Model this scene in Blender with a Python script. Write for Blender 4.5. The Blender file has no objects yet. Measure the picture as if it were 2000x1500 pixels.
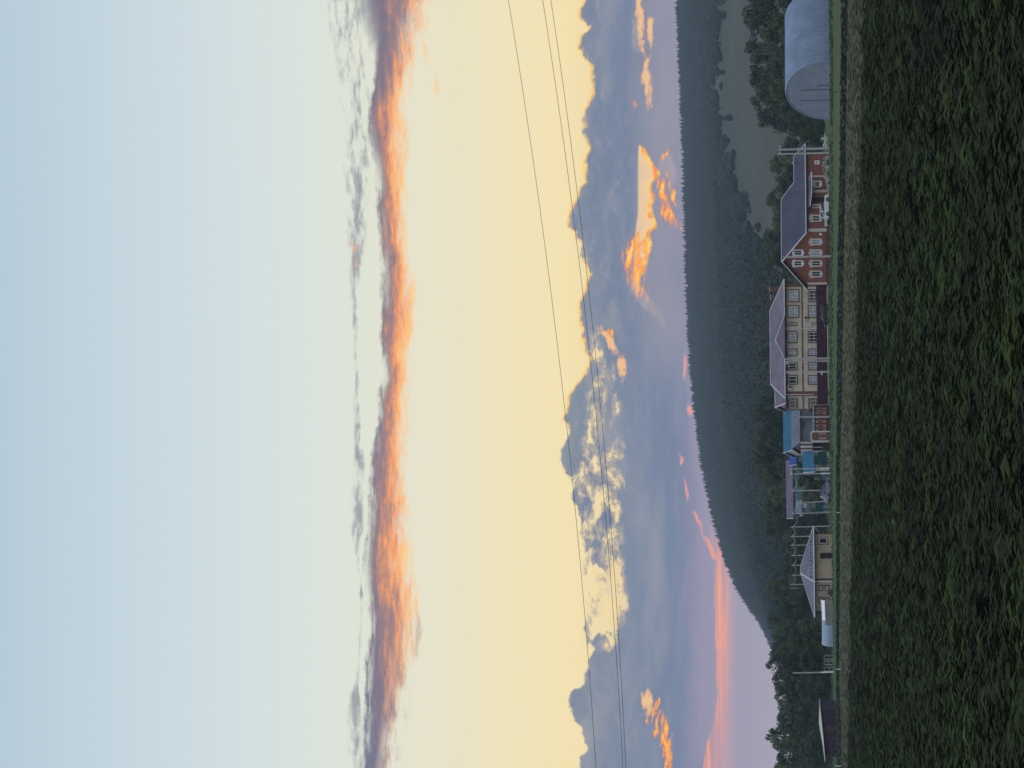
import bpy, bmesh, math, random
import numpy as np
from mathutils import Vector, Matrix

scene = bpy.context.scene
C = scene.collection
random.seed(7)
RNG = np.random.default_rng(7)

# ------------------------------------------------------------------ camera
# The photograph was taken with the phone on its side: the camera is rolled 90 degrees.
FPX = 5500.0                      # focal length in pixels of the 2000 px wide picture
CAM_H = 3.5
PITCH = math.atan((1579.0 - 1000.0) / FPX)
ROLL = 0.012
_fw = Vector((0, math.cos(PITCH), math.sin(PITCH)))
_rt = Vector((1, 0, 0))
_up = Vector((0, -math.sin(PITCH), math.cos(PITCH)))
LX = -math.cos(ROLL) * _up - math.sin(ROLL) * _rt
LY = math.cos(ROLL) * _rt - math.sin(ROLL) * _up
CAMPOS = Vector((0, 0, CAM_H))

cam_data = bpy.data.cameras.new("camera")
cam = bpy.data.objects.new("camera", cam_data)
C.objects.link(cam)
cam.matrix_world = Matrix.Translation(CAMPOS) @ Matrix((LX, LY, -_fw)).transposed().to_4x4()
cam_data.sensor_fit = 'HORIZONTAL'
cam_data.sensor_width = 36.0
cam_data.lens = 36.0 * FPX / 2000.0
cam_data.clip_start = 0.5
cam_data.clip_end = 60000
scene.camera = cam

scene.view_settings.view_transform = 'Standard'
scene.view_settings.look = 'None'
scene.view_settings.exposure = 0.0
scene.view_settings.gamma = 1.0
scene.cycles.use_denoising = True
scene.cycles.max_bounces = 6
scene.cycles.diffuse_bounces = 3
scene.cycles.glossy_bounces = 3
scene.cycles.transmission_bounces = 3
scene.cycles.volume_bounces = 0
scene.cycles.transparent_max_bounces = 6


def ray(x, y):
    """World direction through a point of the photograph (pixels)."""
    return (_fw * FPX + LX * (x - 1000.0) + LY * (750.0 - y)).normalized()


def srgb(r, g, b):
    f = lambda c: (c / 12.92) if c <= 0.04045 else ((c + 0.055) / 1.055) ** 2.4
    return (f(r / 255.0), f(g / 255.0), f(b / 255.0), 1.0)


def AE(x, y):
    """Azimuth and elevation, in thousandths of a degree-like unit (radians * 5500)."""
    d = ray(x, y)
    return math.atan2(d.x, d.y) * 5500.0, math.asin(d.z) * 5500.0


# ------------------------------------------------------------------ node helper
class G:
    def __init__(self, tree):
        self.t = tree

    def node(self, kind, **kw):
        n = self.t.nodes.new(kind)
        for k, v in kw.items():
            setattr(n, k, v)
        return n

    def put(self, sock, v):
        if isinstance(v, S):
            self.t.links.new(v.s, sock)
        elif isinstance(v, bpy.types.NodeSocket):
            self.t.links.new(v, sock)
        else:
            sock.default_value = v

    def math(self, op, a, b=None, c=None, clamp=False):
        n = self.node('ShaderNodeMath', operation=op, use_clamp=clamp)
        self.put(n.inputs[0], a)
        if b is not None:
            self.put(n.inputs[1], b)
        if c is not None:
            self.put(n.inputs[2], c)
        return S(self, n.outputs[0])

    def sm(self, a, b, v):
        n = self.node('ShaderNodeMapRange', interpolation_type='SMOOTHSTEP')
        self.put(n.inputs['Value'], v)
        self.put(n.inputs['From Min'], a)
        self.put(n.inputs['From Max'], b)
        return S(self, n.outputs[0])

    def lin(self, a, b, v):
        n = self.node('ShaderNodeMapRange', interpolation_type='LINEAR', clamp=True)
        self.put(n.inputs['Value'], v)
        self.put(n.inputs['From Min'], a)
        self.put(n.inputs['From Max'], b)
        return S(self, n.outputs[0])

    def vec(self, x, y, z=0.0):
        n = self.node('ShaderNodeCombineXYZ')
        self.put(n.inputs[0], x); self.put(n.inputs[1], y); self.put(n.inputs[2], z)
        return S(self, n.outputs[0])

    def noise(self, v, scale=1.0, detail=4.0, rough=0.55, lac=2.0, dist=0.0, kind='FBM', color=False, dims='3D'):
        n = self.node('ShaderNodeTexNoise', noise_dimensions=dims)
        if v is not None:
            self.put(n.inputs['Vector'], v)
        n.inputs['Scale'].default_value = scale
        n.inputs['Detail'].default_value = detail
        n.inputs['Roughness'].default_value = rough
        n.inputs['Lacunarity'].default_value = lac
        n.inputs['Distortion'].default_value = dist
        return S(self, n.outputs['Color' if color else 'Fac'])

    def split(self, v):
        n = self.node('ShaderNodeSeparateXYZ')
        self.put(n.inputs[0], v)
        return [S(self, n.outputs[i]) for i in range(3)]

    def ramp(self, v, stops, interp='LINEAR'):
        n = self.node('ShaderNodeValToRGB')
        self.put(n.inputs[0], v)
        r = n.color_ramp
        r.interpolation = interp
        while len(r.elements) > 1:
            r.elements.remove(r.elements[-1])
        r.elements[0].position = stops[0][0]
        r.elements[0].color = stops[0][1]
        for p, c in stops[1:]:
            e = r.elements.new(p)
            e.color = c
        return S(self, n.outputs[0])

    def curve(self, v, pts, lo, hi):
        """A hand-drawn profile: v in [-900, 900], result in [lo, hi]."""
        n = self.node('ShaderNodeFloatCurve')
        m = n.mapping
        cv = m.curves[0]
        P = sorted(((a + 900.0) / 1800.0, (e - lo) / (hi - lo)) for a, e in pts)
        P = [p for p in P if 0.0 <= p[0] <= 1.0]
        P = [(0.0, P[0][1])] + [p for p in P if 0.001 < p[0] < 0.999] + [(1.0, P[-1][1])]
        cv.points[0].location = P[0]
        cv.points[1].location = P[-1]
        for p in P[1:-1]:
            cv.points.new(p[0], p[1])
        for q in cv.points:
            q.handle_type = 'AUTO_CLAMPED'
        m.update()
        self.put(n.inputs['Value'], (v + 900.0) * (1 / 1800.0))
        return S(self, n.outputs[0]) * (hi - lo) + lo

    def mix(self, f, a, b, mode='MIX'):
        n = self.node('ShaderNodeMix', data_type='RGBA', blend_type=mode)
        self.put(n.inputs[0], f)
        self.put(n.inputs[6], a)
        self.put(n.inputs[7], b)
        return S(self, n.outputs[2])


class S:
    def __init__(self, g, s):
        self.g, self.s = g, s
    def __add__(self, o): return self.g.math('ADD', self, o)
    __radd__ = __add__
    def __sub__(self, o): return self.g.math('SUBTRACT', self, o)
    def __rsub__(self, o): return self.g.math('SUBTRACT', o, self)
    def __mul__(self, o): return self.g.math('MULTIPLY', self, o)
    __rmul__ = __mul__
    def __truediv__(self, o): return self.g.math('DIVIDE', self, o)
    def max(self, o): return self.g.math('MAXIMUM', self, o)
    def min(self, o): return self.g.math('MINIMUM', self, o)
    def clamp(self): return self.g.math('ADD', self, 0.0, clamp=True)
    def sq(self): return self.g.math('MULTIPLY', self, self)
    def abs(self): return self.g.math('ABSOLUTE', self)
    def pow(self, e): return self.g.math('POWER', self, e)


# ------------------------------------------------------------------ sky
world = bpy.data.worlds.new("World")
scene.world = world
world.use_nodes = True
world.node_tree.nodes.clear()


HAZE = 1.0e-4                     # haze density per metre


def build_sky():
    g = G(world.node_tree)
    tc = g.node('ShaderNodeTexCoord')
    dx, dy, dz = g.split(S(g, tc.outputs['Generated']))
    A = g.math('ARCTAN2', dx, dy) * 5500.0
    E = g.math('ARCSINE', dz) * 5500.0

    def prof(pts, lo=-100, hi=1700):
        return g.curve(A, [AE(x, y) for y, x in pts], lo, hi)

    def prof_raw(pts, lo, hi):              # y -> value, over the photograph's azimuths
        return g.curve(A, [(AE(1000, y)[0], v) for y, v in pts], lo, hi)

    # colour of the clear air by elevation
    st = [(1575, (176, 174, 186)), (1450, (164, 160, 178)), (1385, (168, 158, 180)), (1340, (160, 154, 178)), (1300, (196, 178, 176)),
          (1265, (228, 202, 168)), (1200, (237, 215, 167)), (1120, (243, 225, 176)), (1000, (239, 227, 187)),
          (900, (234, 226, 196)), (800, (229, 227, 207)), (700, (222, 227, 213)), (600, (217, 226, 221)),
          (400, (206, 220, 225)), (200, (194, 212, 222)), (0, (182, 203, 217)), (-600, (140, 172, 200))]
    lo, hi = -20.0, 2300.0
    stops = [((AE(x, 750)[1] - lo) / (hi - lo), srgb(*c)) for x, c in st]
    clear = g.ramp(g.lin(lo, hi, E), stops)
    zen = g.ramp(g.lin(1800.0, 8640.0, E), [(0, srgb(150, 180, 206)), (1, (0.98, 1.02, 1.10, 1.0))])  # unseen overhead sky brightened past the visible part to light the land
    clear = g.mix(g.sm(1700.0, 2300.0, E), clear, zen)
    # unseen sky away from the sunset, brightened to light the land and village
    back = g.ramp(g.lin(0.0, 8640.0, E), [(0, srgb(214, 213, 222)), (0.25, srgb(220, 223, 232)), (1, (0.98, 1.02, 1.10, 1.0))])
    away = g.sm(-0.75, 0.45, dy * -1.0)
    clear = g.mix(away, clear, back)

    # shared noise fields (direction space)
    wv = g.noise(g.vec(A * (1 / 95.0), E * (1 / 60.0), 3.0), 1.0, 6, 0.62, color=True)
    wx, wy, wz = g.split(wv)
    fine = g.noise(g.vec(A * (1 / 20.0), E * (1 / 15.0), 11.0), 1.0, 6, 0.62)
    bill = (g.noise(g.vec(A * (1 / 46.0) + wx * 0.8, E * (1 / 36.0), 21.0), 1.0, 5, 0.55) - 0.5).abs() * 2.0
    soft = g.noise(g.vec(A * (1 / 330.0), E * (1 / 90.0), 5.0), 1.0, 5, 0.5)
    streak = g.noise(g.vec(A * (1 / 230.0) + wy * 0.5, E * (1 / 22.0), 8.0), 1.0, 6, 0.58)
    fibre = g.noise(g.vec(A * (1 / 85.0) + wx * 0.9, E * (1 / 20.0) + wy * 1.3, 14.0), 1.0, 7, 0.62)
    fray = g.noise(g.vec(A * (1 / 13.0) + wx * 1.5, E * (1 / 8.0) + wy * 1.5, 17.0), 1.0, 5, 0.65)
    Aw = A + (wx - 0.5) * 70.0 + (fine - 0.5) * 12.0
    Ew = E + (wy - 0.5) * 46.0 + (fine - 0.5) * 12.0

    def blob(x, y, rx, ry, slant=0.0, warp=True):
        """1 in the middle of an ellipse (picture-sized: rx tall, ry along the horizon), falling below 0 outside."""
        a0, e0 = AE(x, y)
        da = ((Aw if warp else A) - a0)
        de = ((Ew if warp else E) - e0)
        if slant:
            de = de - da * slant
        return 1.0 - (da * (1.0 / ry)).sq() - (de * (1.0 / rx)).sq()

    def union(bs):
        r = bs[0]
        for b in bs[1:]:
            r = g.math('SMOOTH_MAX', r, b, 0.25)
        return r

    col = clear

    # ---------------- the low bank of cumulus
    top_pts = [(-60, 1150), (0, 1142), (20, 1131), (45, 1137), (52, 1152), (65, 1137), (90, 1132), (110, 1145), (125, 1154), (150, 1157), (190, 1153),
               (205, 1146), (215, 1141), (260, 1141), (275, 1149), (285, 1152), (300, 1148), (320, 1140), (350, 1141), (365, 1132),
               (385, 1128), (400, 1118), (430, 1110), (445, 1113), (460, 1123), (480, 1137), (500, 1138), (520, 1146),
               (535, 1152), (550, 1146), (570, 1141), (595, 1132), (620, 1133), (650, 1138), (680, 1143), (700, 1151), (715, 1148),
               (735, 1137), (750, 1125), (770, 1112), (790, 1107), (805, 1106), (815, 1101), (825, 1103), (835, 1113), (845, 1118),
               (860, 1109), (875, 1101), (900, 1099), (920, 1106), (933, 1117), (950, 1126), (970, 1120), (985, 1124), (1000, 1131),
               (1030, 1137), (1060, 1145), (1085, 1150), (1100, 1164), (1120, 1182), (1138, 1197), (1155, 1207), (1190, 1209), (1222, 1208), (1235, 1182),
               (1246, 1162), (1258, 1160), (1268, 1166), (1280, 1155), (1300, 1150), (1325, 1147), (1338, 1143), (1350, 1125),
               (1360, 1115), (1375, 1113), (1390, 1121), (1405, 1128), (1425, 1139), (1445, 1143), (1460, 1150), (1475, 1135), (1560, 1128)]
    T = g.curve(A + (wz - 0.5) * 34.0 + (fine - 0.5) * 22.0 + (fray - 0.5) * 12.0, [AE(x, y) for y, x in top_pts], -100, 1700)
    depth = T - E + (0.42 - bill) * 11.0 + (fine - 0.5) * 20.0 + (fray - 0.5) * 8.0 + (wx - 0.5) * 12.0
    body = g.sm(-2.0, 4.0, depth)
    # broken, open part of the bank
    brk = union([blob(1172, 960, 44, 160), blob(1180, 1130, 42, 110), blob(1178, 800, 32, 90, -0.1),
                 blob(1172, 690, 22, 55, 0.3), blob(1190, 1235, 20, 40)])
    lac = g.noise(g.vec(A * (1 / 58.0) + wz * 1.1, E * (1 / 38.0) + wx * 0.8, 31.0), 1.0, 8, 0.70)
    opened = prof_raw([(0, 0.0), (600, 0.0), (700, 0.0), (800, 0.02), (860, 0.0), (930, 0.02), (1000, 0.02), (1060, 0.03), (1100, 0.06), (1140, 0.12), (1200, 0.16), (1260, 0.0), (1500, 0.0)], 0.0, 1.0)
    hole = g.sm(0.52, 0.615, lac + opened + (fray - 0.5) * 0.10 + (brk.min(0.3) - 0.3) * 0.16) * g.sm(-0.7, -0.2, brk)
    scud = g.sm(0.47, 0.60, lac + (fray - 0.5) * 0.14) * (union([blob(1168, 1125, 32, 60), blob(1165, 1175, 20, 40), blob(1150, 1250, 14, 60)]).max(0.0) * 2.2).min(1.0)
    body = (body * (1.0 - hole)).max(scud.clamp())

    # colours inside the bank
    inx = g.lin(*[AE(x, 750)[1] for x in (1420, 1100)], E + (soft - 0.5) * 55.0 + (wy - 0.5) * 26.0)
    cin = g.ramp(inx, [(0, srgb(160, 151, 178)), (0.22, srgb(151, 148, 171)), (0.42, srgb(143, 145, 166)), (0.52, srgb(126, 139, 163)), (0.585, srgb(108, 128, 160)),
                       (0.8, srgb(113, 133, 160)), (1, srgb(124, 140, 158))])
    cin2 = g.ramp(inx, [(0, srgb(164, 154, 178)), (0.2, srgb(150, 147, 176)), (0.27, srgb(120, 135, 166)), (0.36, srgb(108, 129, 161)), (0.55, srgb(118, 137, 163)),
                        (0.8, srgb(115, 135, 161)), (1, srgb(128, 143, 158))])
    cin = g.mix(g.sm(150.0, -60.0, A), cin, cin2)
    cin = g.mix(g.sm(0.48, 0.72, soft) * 0.6, cin, srgb(156, 158, 172))
    cin = g.mix(g.sm(0.5, 0.26, soft) * 0.5, cin, srgb(98, 118, 152))
    cin = g.mix(g.sm(0.5, 0.74, wz) * g.sm(0.3, 0.75, inx) * 0.6, cin, srgb(154, 160, 168))
    cin = g.mix(g.sm(0.5, 0.24, wz) * g.sm(0.35, 0.75, inx) * 0.45, cin, srgb(96, 116, 148))
    cin = g.mix(g.sm(0.52, 0.8, streak) * g.sm(0.75, 0.3, inx) * 0.45, cin, srgb(160, 156, 178))
    rel = lambda de, sc, seed: g.noise(g.vec(A * (1 / (sc * 1.25)) + wx * 0.9, (E + de) * (1 / sc) + wy * 0.7, seed), 1.0, 6, 0.58)
    puff = (rel(0.0, 64.0, 91.0) - rel(9.0, 64.0, 91.0)) * 3.4 + (fine - 0.5) * 0.18
    upper = g.sm(0.34, 0.7, inx)
    cin = g.mix(g.sm(0.02, 0.5, puff) * (0.10 + upper * 0.30), cin, srgb(168, 166, 172))
    cin = g.mix(g.sm(-0.02, -0.5, puff) * (0.08 + upper * 0.26), cin, srgb(96, 114, 144))
    cin = g.mix(g.sm(0.45, 0.75, fibre) * 0.16, cin, srgb(176, 168, 172))
    cin = g.mix(0.26, cin, srgb(148, 150, 158))
    # pale veil at the upper rim, then the burning edge
    cin = g.mix(g.sm(26.0, 0.0, depth) * 0.28 * g.sm(0.3, 0.6, wy), cin, srgb(160, 158, 158))
    gold = g.mix(fine, srgb(255, 190, 92), srgb(255, 226, 150))
    rim = g.sm(10.0, 2.0, depth) * g.sm(0.44, 0.56, g.noise(g.vec(A * (1 / 75.0), 0.0, 41.0), 1.0, 3, 0.6) + prof_raw(
        [(0, 0.22), (120, 0.14), (200, 0.02), (300, 0.08), (420, 0.2), (520, 0.06), (620, 0.24), (700, 0.2), (780, 0.14), (830, 0.0), (900, -0.25), (1500, -0.2)], -0.5, 0.5))
    cin = g.mix(rim, cin, gold)
    edge_h = g.sm(0.44, 0.53, lac + opened + (fray - 0.5) * 0.10 + (brk.min(0.3) - 0.3) * 0.16) * g.sm(-0.7, -0.2, brk)
    cin = g.mix(edge_h * 0.55, cin, srgb(196, 182, 160))
    fade = g.sm(AE(1372, 750)[1], AE(1338, 750)[1], E + (soft - 0.5) * 60.0 - g.sm(0.0, -350.0, A) * -38.0)
    col = g.mix(body * fade, col, cin)

    # ---------------- openings and burning tatters in the bank
    slits = union([blob(1250, 20, 8, 62), blob(1272, 66, 6, 26), blob(1267, 155, 8.5, 52, 0.03),
                   blob(1212, 715, 11, 17), blob(1186, 668, 9, 30, 0.5), blob(1270, 1368, 13, 20, 0.25)])
    sl = slits * 0.9 + (fine - 0.5) * 1.8 + (fray - 0.5) * 2.2 + (fibre - 0.5) * 1.6
    sky_peach = g.mix(g.sm(0.2, 0.8, fibre), srgb(236, 200, 152), srgb(250, 196, 136))
    col = g.mix(g.sm(-0.5, 0.45, sl) * 0.92, col, g.mix(g.sm(0.0, 0.8, sl), srgb(226, 176, 146), sky_peach))
    # the long gap: straight upper lip, ragged bright lower lip
    gap_top = prof([(-60, 1248), (270, 1250), (290, 1247), (330, 1246), (420, 1245), (440, 1242), (560, 1236), (1560, 1240)])
    gap_bot = prof([(-60, 1240), (262, 1240), (280, 1247), (290, 1256), (310, 1265), (325, 1275), (338, 1284), (348, 1281), (356, 1270), (368, 1268),
                    (385, 1275), (400, 1270), (420, 1270), (438, 1280), (448, 1276), (455, 1264), (470, 1268), (490, 1266), (510, 1261), (535, 1252), (552, 1236), (1560, 1230)])
    gb = gap_bot - (fine - 0.5) * 12.0 - (bill - 0.4) * 5.0
    gap = g.sm(-2.0, 3.0, gap_top - E) * g.sm(-1.0, 2.0, E - gb)
    gap_col = g.mix(g.sm(40.0, 0.0, E - gb), srgb(222, 196, 168), srgb(238, 204, 158))
    gap_col = g.mix(g.sm(0.55, 0.75, fibre) * 0.4, gap_col, srgb(205, 170, 150))
    col = g.mix(gap, col, gap_col)
    lip = g.sm(-9.0, -1.0, E - gb) * g.sm(5.0, 1.0, E - gb) * g.sm(2.0, 10.0, gap_top - gap_bot)
    col = g.mix(lip, col, g.mix(g.sm(0.35, 0.65, fine), srgb(255, 150, 62), srgb(255, 214, 110)))
    # fiery tatters
    fire = union([blob(1237, 520, 21, 56, 0.28), blob(1244, 478, 16, 32, 0.0), blob(1301, 392, 7, 58, 0.55), blob(1304, 412, 15, 24, 0.3), blob(1312, 372, 5, 26, 0.5),
                  blob(1292, 372, 8, 22, 0.5), blob(1262, 498, 6, 18), blob(1248, 562, 5, 20, -0.4), blob(1300, 300, 3.5, 22, -0.5), blob(1190, 655, 8, 16, 0.5),
                  blob(1244, 205, 3, 12), blob(1298, 1425, 10, 34, 0.1), blob(1303, 1478, 11, 44), blob(1284, 1425, 5, 20), blob(1282, 1385, 6, 22, -0.4), blob(1265, 1400, 3, 14)])
    fn = g.noise(g.vec(A * (1 / 52.0) + wx * 0.9, E * (1 / 8.5) + A * (1 / 46.0) + wy * 1.2, 52.0), 1.0, 6, 0.64)
    fl = fire * 0.72 + (fn - 0.5) * 5.8 + (fray - 0.5) * 2.0 - 0.08
    fire_c = g.ramp(g.lin(-0.2, 1.3, fl), [(0, srgb(226, 140, 120)), (0.35, srgb(250, 150, 84)), (0.7, srgb(255, 178, 88)), (1, srgb(255, 214, 128))])
    col = g.mix(g.sm(-0.2, 0.7, fl) * g.sm(-0.8, 0.1, fire), col, fire_c)
    veil = union([blob(1262, 590, 20, 60, 0.6), blob(1190, 1150, 5, 10), blob(1240, 60, 10, 40), blob(1300, 330, 20, 40)])
    col = g.mix(g.sm(0.0, 1.2, veil + (fibre - 0.5) * 2.4) * 0.35, col, srgb(196, 180, 176))
    # pink low streaks near the ridge
    pink = union([blob(1338, 720, 6, 30), blob(1343, 802, 8, 18), blob(1333, 900, 3, 14), blob(1367, 1012, 5, 26, 0.35), blob(1383, 1055, 6, 34, 0.5),
                  blob(1345, 955, 4, 22)])
    pk = pink + (fibre - 0.5) * 2.6
    col = g.mix(g.sm(-0.1, 0.9, pk) * 0.8, col, g.mix(g.sm(0.4, 1.2, pk), srgb(222, 160, 160), srgb(252, 168, 130)))
    bc = prof([(-60, 1380), (1000, 1380), (1030, 1386), (1060, 1393), (1100, 1400), (1200, 1405), (1300, 1407), (1400, 1403), (1450, 1398), (1560, 1390)])
    bw = prof_raw([(0, 0.0), (1000, 0.0), (1040, 3.0), (1100, 7.0), (1200, 11.0), (1300, 10.0), (1360, 9.0), (1420, 13.0), (1500, 20.0), (1560, 20.0)], 0.0, 50.0)
    u = (E - bc + (wy - 0.5) * 16.0 + (fibre - 0.5) * 16.0)
    long_ = g.noise(g.vec(A * (1 / 300.0), E * (1 / 9.0), 61.0), 1.0, 5, 0.6)
    sharp = g.sm(0.0, 5.0, bw - u)            # crisp upper side
    lower = g.sm(26.0, 0.0, (u * -1.0) - bw)       # soft lower side
    band = sharp * lower * g.sm(0.5, 8.0, bw)
    band_c = g.mix(g.sm(0.38, 0.66, long_), srgb(228, 158, 150), srgb(254, 170, 134))
    band_c = g.mix(g.sm(0.0, 22.0, (u * -1.0)), band_c, srgb(214, 164, 164))
    col = g.mix(band * ((long_ - 0.5) * 2.2 + 0.62).clamp(), col, band_c)

    # ---------------- the upper streak of altocumulus
    U = prof([(-60, 692), (0, 700), (40, 712), (80, 725), (120, 732), (160, 728), (200, 722), (250, 720), (300, 726), (350, 735), (400, 738), (450, 740), (500, 743), (600, 745),
              (650, 742), (700, 745), (740, 748), (760, 738), (800, 738), (850, 732), (900, 725), (950, 722), (1000, 720), (1050, 715), (1100, 711), (1140, 712), (1180, 720),
              (1230, 722), (1270, 716), (1330, 712), (1400, 712), (1440, 708), (1560, 698)])
    L = prof([(-60, 832), (0, 830), (40, 826), (80, 815), (120, 804), (160, 798), (200, 796), (300, 794), (400, 795), (450, 794), (500, 800), (550, 808), (600, 812),
              (640, 808), (700, 800), (750, 798), (800, 795), (900, 795), (1000, 798), (1050, 795), (1100, 797), (1140, 810), (1180, 818), (1230, 812), (1270, 808), (1300, 800),
              (1350, 790), (1400, 776), (1450, 764), (1560, 760)])
    e2 = E + (wy - 0.5) * 7.0 + (fibre - 0.5) * 12.0 + (fray - 0.5) * 7.0
    thick = U - L
    t = (U - e2) / thick                                  # 0 at the upper edge, 1 at the lower
    # streaks
    mott = g.noise(g.vec(A * (1 / 66.0) + wx * 1.0, E * (1 / 11.0) + wy * 1.1, 71.0), 1.0, 8, 0.68)
    mott2 = g.noise(g.vec(A * (1 / 150.0), E * (1 / 34.0), 75.0), 1.0, 5, 0.55)
    grey = prof_raw([(0, 0.52), (60, 0.44), (140, 0.26), (250, 0.04), (400, -0.02), (500, 0.02), (700, 0.03), (900, 0.14), (1050, 0.10), (1200, 0.16), (1300, 0.28), (1400, 0.44), (1500, 0.52)], -0.5, 1.0)
    s = t * 1.02 - 0.05 - grey * 0.62 + (mott - 0.5) * 1.35 + (mott2 - 0.5) * 0.6 + (fray - 0.5) * 0.30 + (fine - 0.5) * 0.30
    cs = g.ramp(g.lin(-0.35, 1.15, s), [(0, srgb(116, 118, 138)), (0.24, srgb(132, 122, 136)), (0.38, srgb(160, 132, 134)), (0.50, srgb(204, 146, 122)),
                                       (0.59, srgb(242, 160, 110)), (0.70, srgb(251, 186, 126)), (0.88, srgb(250, 207, 146)), (1, srgb(243, 215, 166))])
    cold = g.mix(g.sm(-450.0, -720.0, A), cs, g.mix(0.45, cs, srgb(104, 120, 148)))
    soft_top = prof_raw([(-60, 40), (0, 38), (60, 26), (130, 10), (200, 6), (1300, 6), (1500, 10)], 0.0, 60.0)
    a_top = g.sm(-0.6, 1.0, ((U - e2) + (fine - 0.5) * 16.0 + (fray - 0.5) * 10.0 + (mott - 0.5) * 16.0) / soft_top)
    patch = g.sm(22.0, 4.0, U - e2) * g.sm(0.58, 0.36, mott2 + (mott - 0.5) * 0.6) * g.sm(-120.0, 120.0, A * -1.0 + 480.0)
    a_top = a_top * (1.0 - patch * 0.85)
    a_bot = g.sm(-0.16, 0.26, (1.0 - t) + (mott - 0.5) * 0.9 + (fibre - 0.5) * 0.6 + (fray - 0.5) * 0.3)
    alpha = a_top * a_bot * (1.0 - g.sm(0.45, 0.95, t) * g.sm(0.60, 0.40, fibre) * 0.55)
    col = g.mix(alpha, col, cold)
    # hanging wisps under it
    wis = union([blob(836, 130, 12, 70, 0.32), blob(790, 1340, 22, 90), blob(775, 1440, 16, 70), blob(808, 1240, 18, 60)])
    wi = g.sm(0.55, 0.78, fibre + 0.10) * g.sm(-0.2, 0.8, wis)
    col = g.mix(wi * 0.7, col, g.mix(g.sm(-300.0, -480.0, A), srgb(252, 206, 140), srgb(170, 158, 156)))

    # ---------------- the thin grey streak above it
    c2 = prof([(-60, 672), (0, 676), (100, 690), (200, 695), (300, 697), (400, 697), (500, 696), (560, 692), (700, 695), (800, 698), (900, 701), (1000, 698), (1060, 697), (1100, 705),
               (1200, 706), (1300, 700), (1350, 694), (1400, 694), (1450, 692), (1560, 688)])
    w2 = prof_raw([(-60, 50), (0, 48), (60, 42), (100, 34), (200, 30), (300, 28), (400, 22), (450, 18), (500, 14), (560, 9), (600, 7), (800, 8), (900, 11), (1000, 12), (1060, 11),
                   (1100, 7), (1200, 5), (1300, 5), (1340, 8), (1400, 13), (1460, 11), (1500, 8)], 0.0, 60.0)
    m2 = g.noise(g.vec(A * (1 / 62.0) + wx * 1.1, E * (1 / 17.0) + wy * 0.7, 81.0), 1.0, 7, 0.62)
    q = (E - c2 + (wy - 0.5) * 12.0).abs() / w2
    den = prof_raw([(0, 0.0), (100, -0.02), (200, -0.04), (300, -0.01), (430, 0.06), (500, 0.10), (560, 0.10), (620, -0.02), (800, 0.0), (900, 0.05), (1000, 0.08), (1100, 0.0), (1250, -0.05), (1320, 0.0),
                    (1390, 0.10), (1470, 0.06), (1500, 0.0)], -0.5, 0.5)
    a2 = g.sm(0.42, 0.66, m2 - q * 0.11 + den + 0.05 + (fray - 0.5) * 0.14) * g.sm(1.25, 0.45, q + (fine - 0.5) * 0.7)
    c2c = g.ramp(g.lin(0.35, 0.75, m2), [(0, srgb(178, 182, 186)), (0.5, srgb(146, 150, 160)), (1, srgb(118, 124, 142))])
    warm2 = g.sm(0.5, 0.66, fibre) * g.sm(0.0, 0.8, union([blob(697, 505, 14, 80, warp=False), blob(686, 470, 5, 30, warp=False), blob(690, 700, 6, 40, warp=False)]))
    c2c = g.mix(warm2, c2c, srgb(246, 176, 124))
    col = g.mix(a2 * 0.8, col, c2c)

    # only the western half of the sky carries these clouds; elsewhere a few soft veils
    other = g.noise(g.vec(dx * 2.2, dy * 2.2, dz * 7.0), 1.0, 5, 0.55)
    oc = g.mix(g.sm(0.48, 0.7, other) * 0.5, clear, srgb(134, 140, 166))
    inside = g.sm(-2600.0, -1500.0, A) * g.sm(2600.0, 1500.0, A)
    col = g.mix(inside, oc, col)

    # radiance above the low evening haze, which dims and tints what lies near the horizon
    path = g.math('DIVIDE', 236.0, dz.max(0.02)).min(5200.0)
    tr = g.math('EXPONENT', path * (-HAZE))
    veil_c = g.mix(1.0, (0.17, 0.25, 0.34, 1.0), g.vec(1.0 - tr, 1.0 - tr, 1.0 - tr), 'MULTIPLY')
    front = g.sm(0.2, 0.8, dy)
    col2 = g.mix(1.0, col, veil_c, 'SUBTRACT')
    col2 = g.mix(1.0, col2, g.vec(tr, tr, tr), 'DIVIDE')
    col = g.mix(front, col, col2)
    bg = g.node('ShaderNodeBackground')
    g.put(bg.inputs[0], col)
    bg.inputs[1].default_value = 1.0
    out = g.node('ShaderNodeOutputWorld')
    world.node_tree.links.new(bg.outputs[0], out.inputs[0])
    world.cycles.sampling_method = 'MANUAL'
    world.cycles.sample_map_resolution = 1024


build_sky()


# ------------------------------------------------------------------ light
# the sun is down behind the hill and the cloud bank: only a very weak warm remainder reaches the ground
sun_d = bpy.data.lights.new("sun", 'SUN')
sun_d.energy = 0.25
sun_d.angle = math.radians(12)
sun_d.color = (1.0, 0.72, 0.5)
sun = bpy.data.objects.new("sun", sun_d)
C.objects.link(sun)
_sd = ray(1215, 420)
sun.rotation_euler = (-Vector(_sd)).to_track_quat('-Z', 'Y').to_euler()


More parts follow.
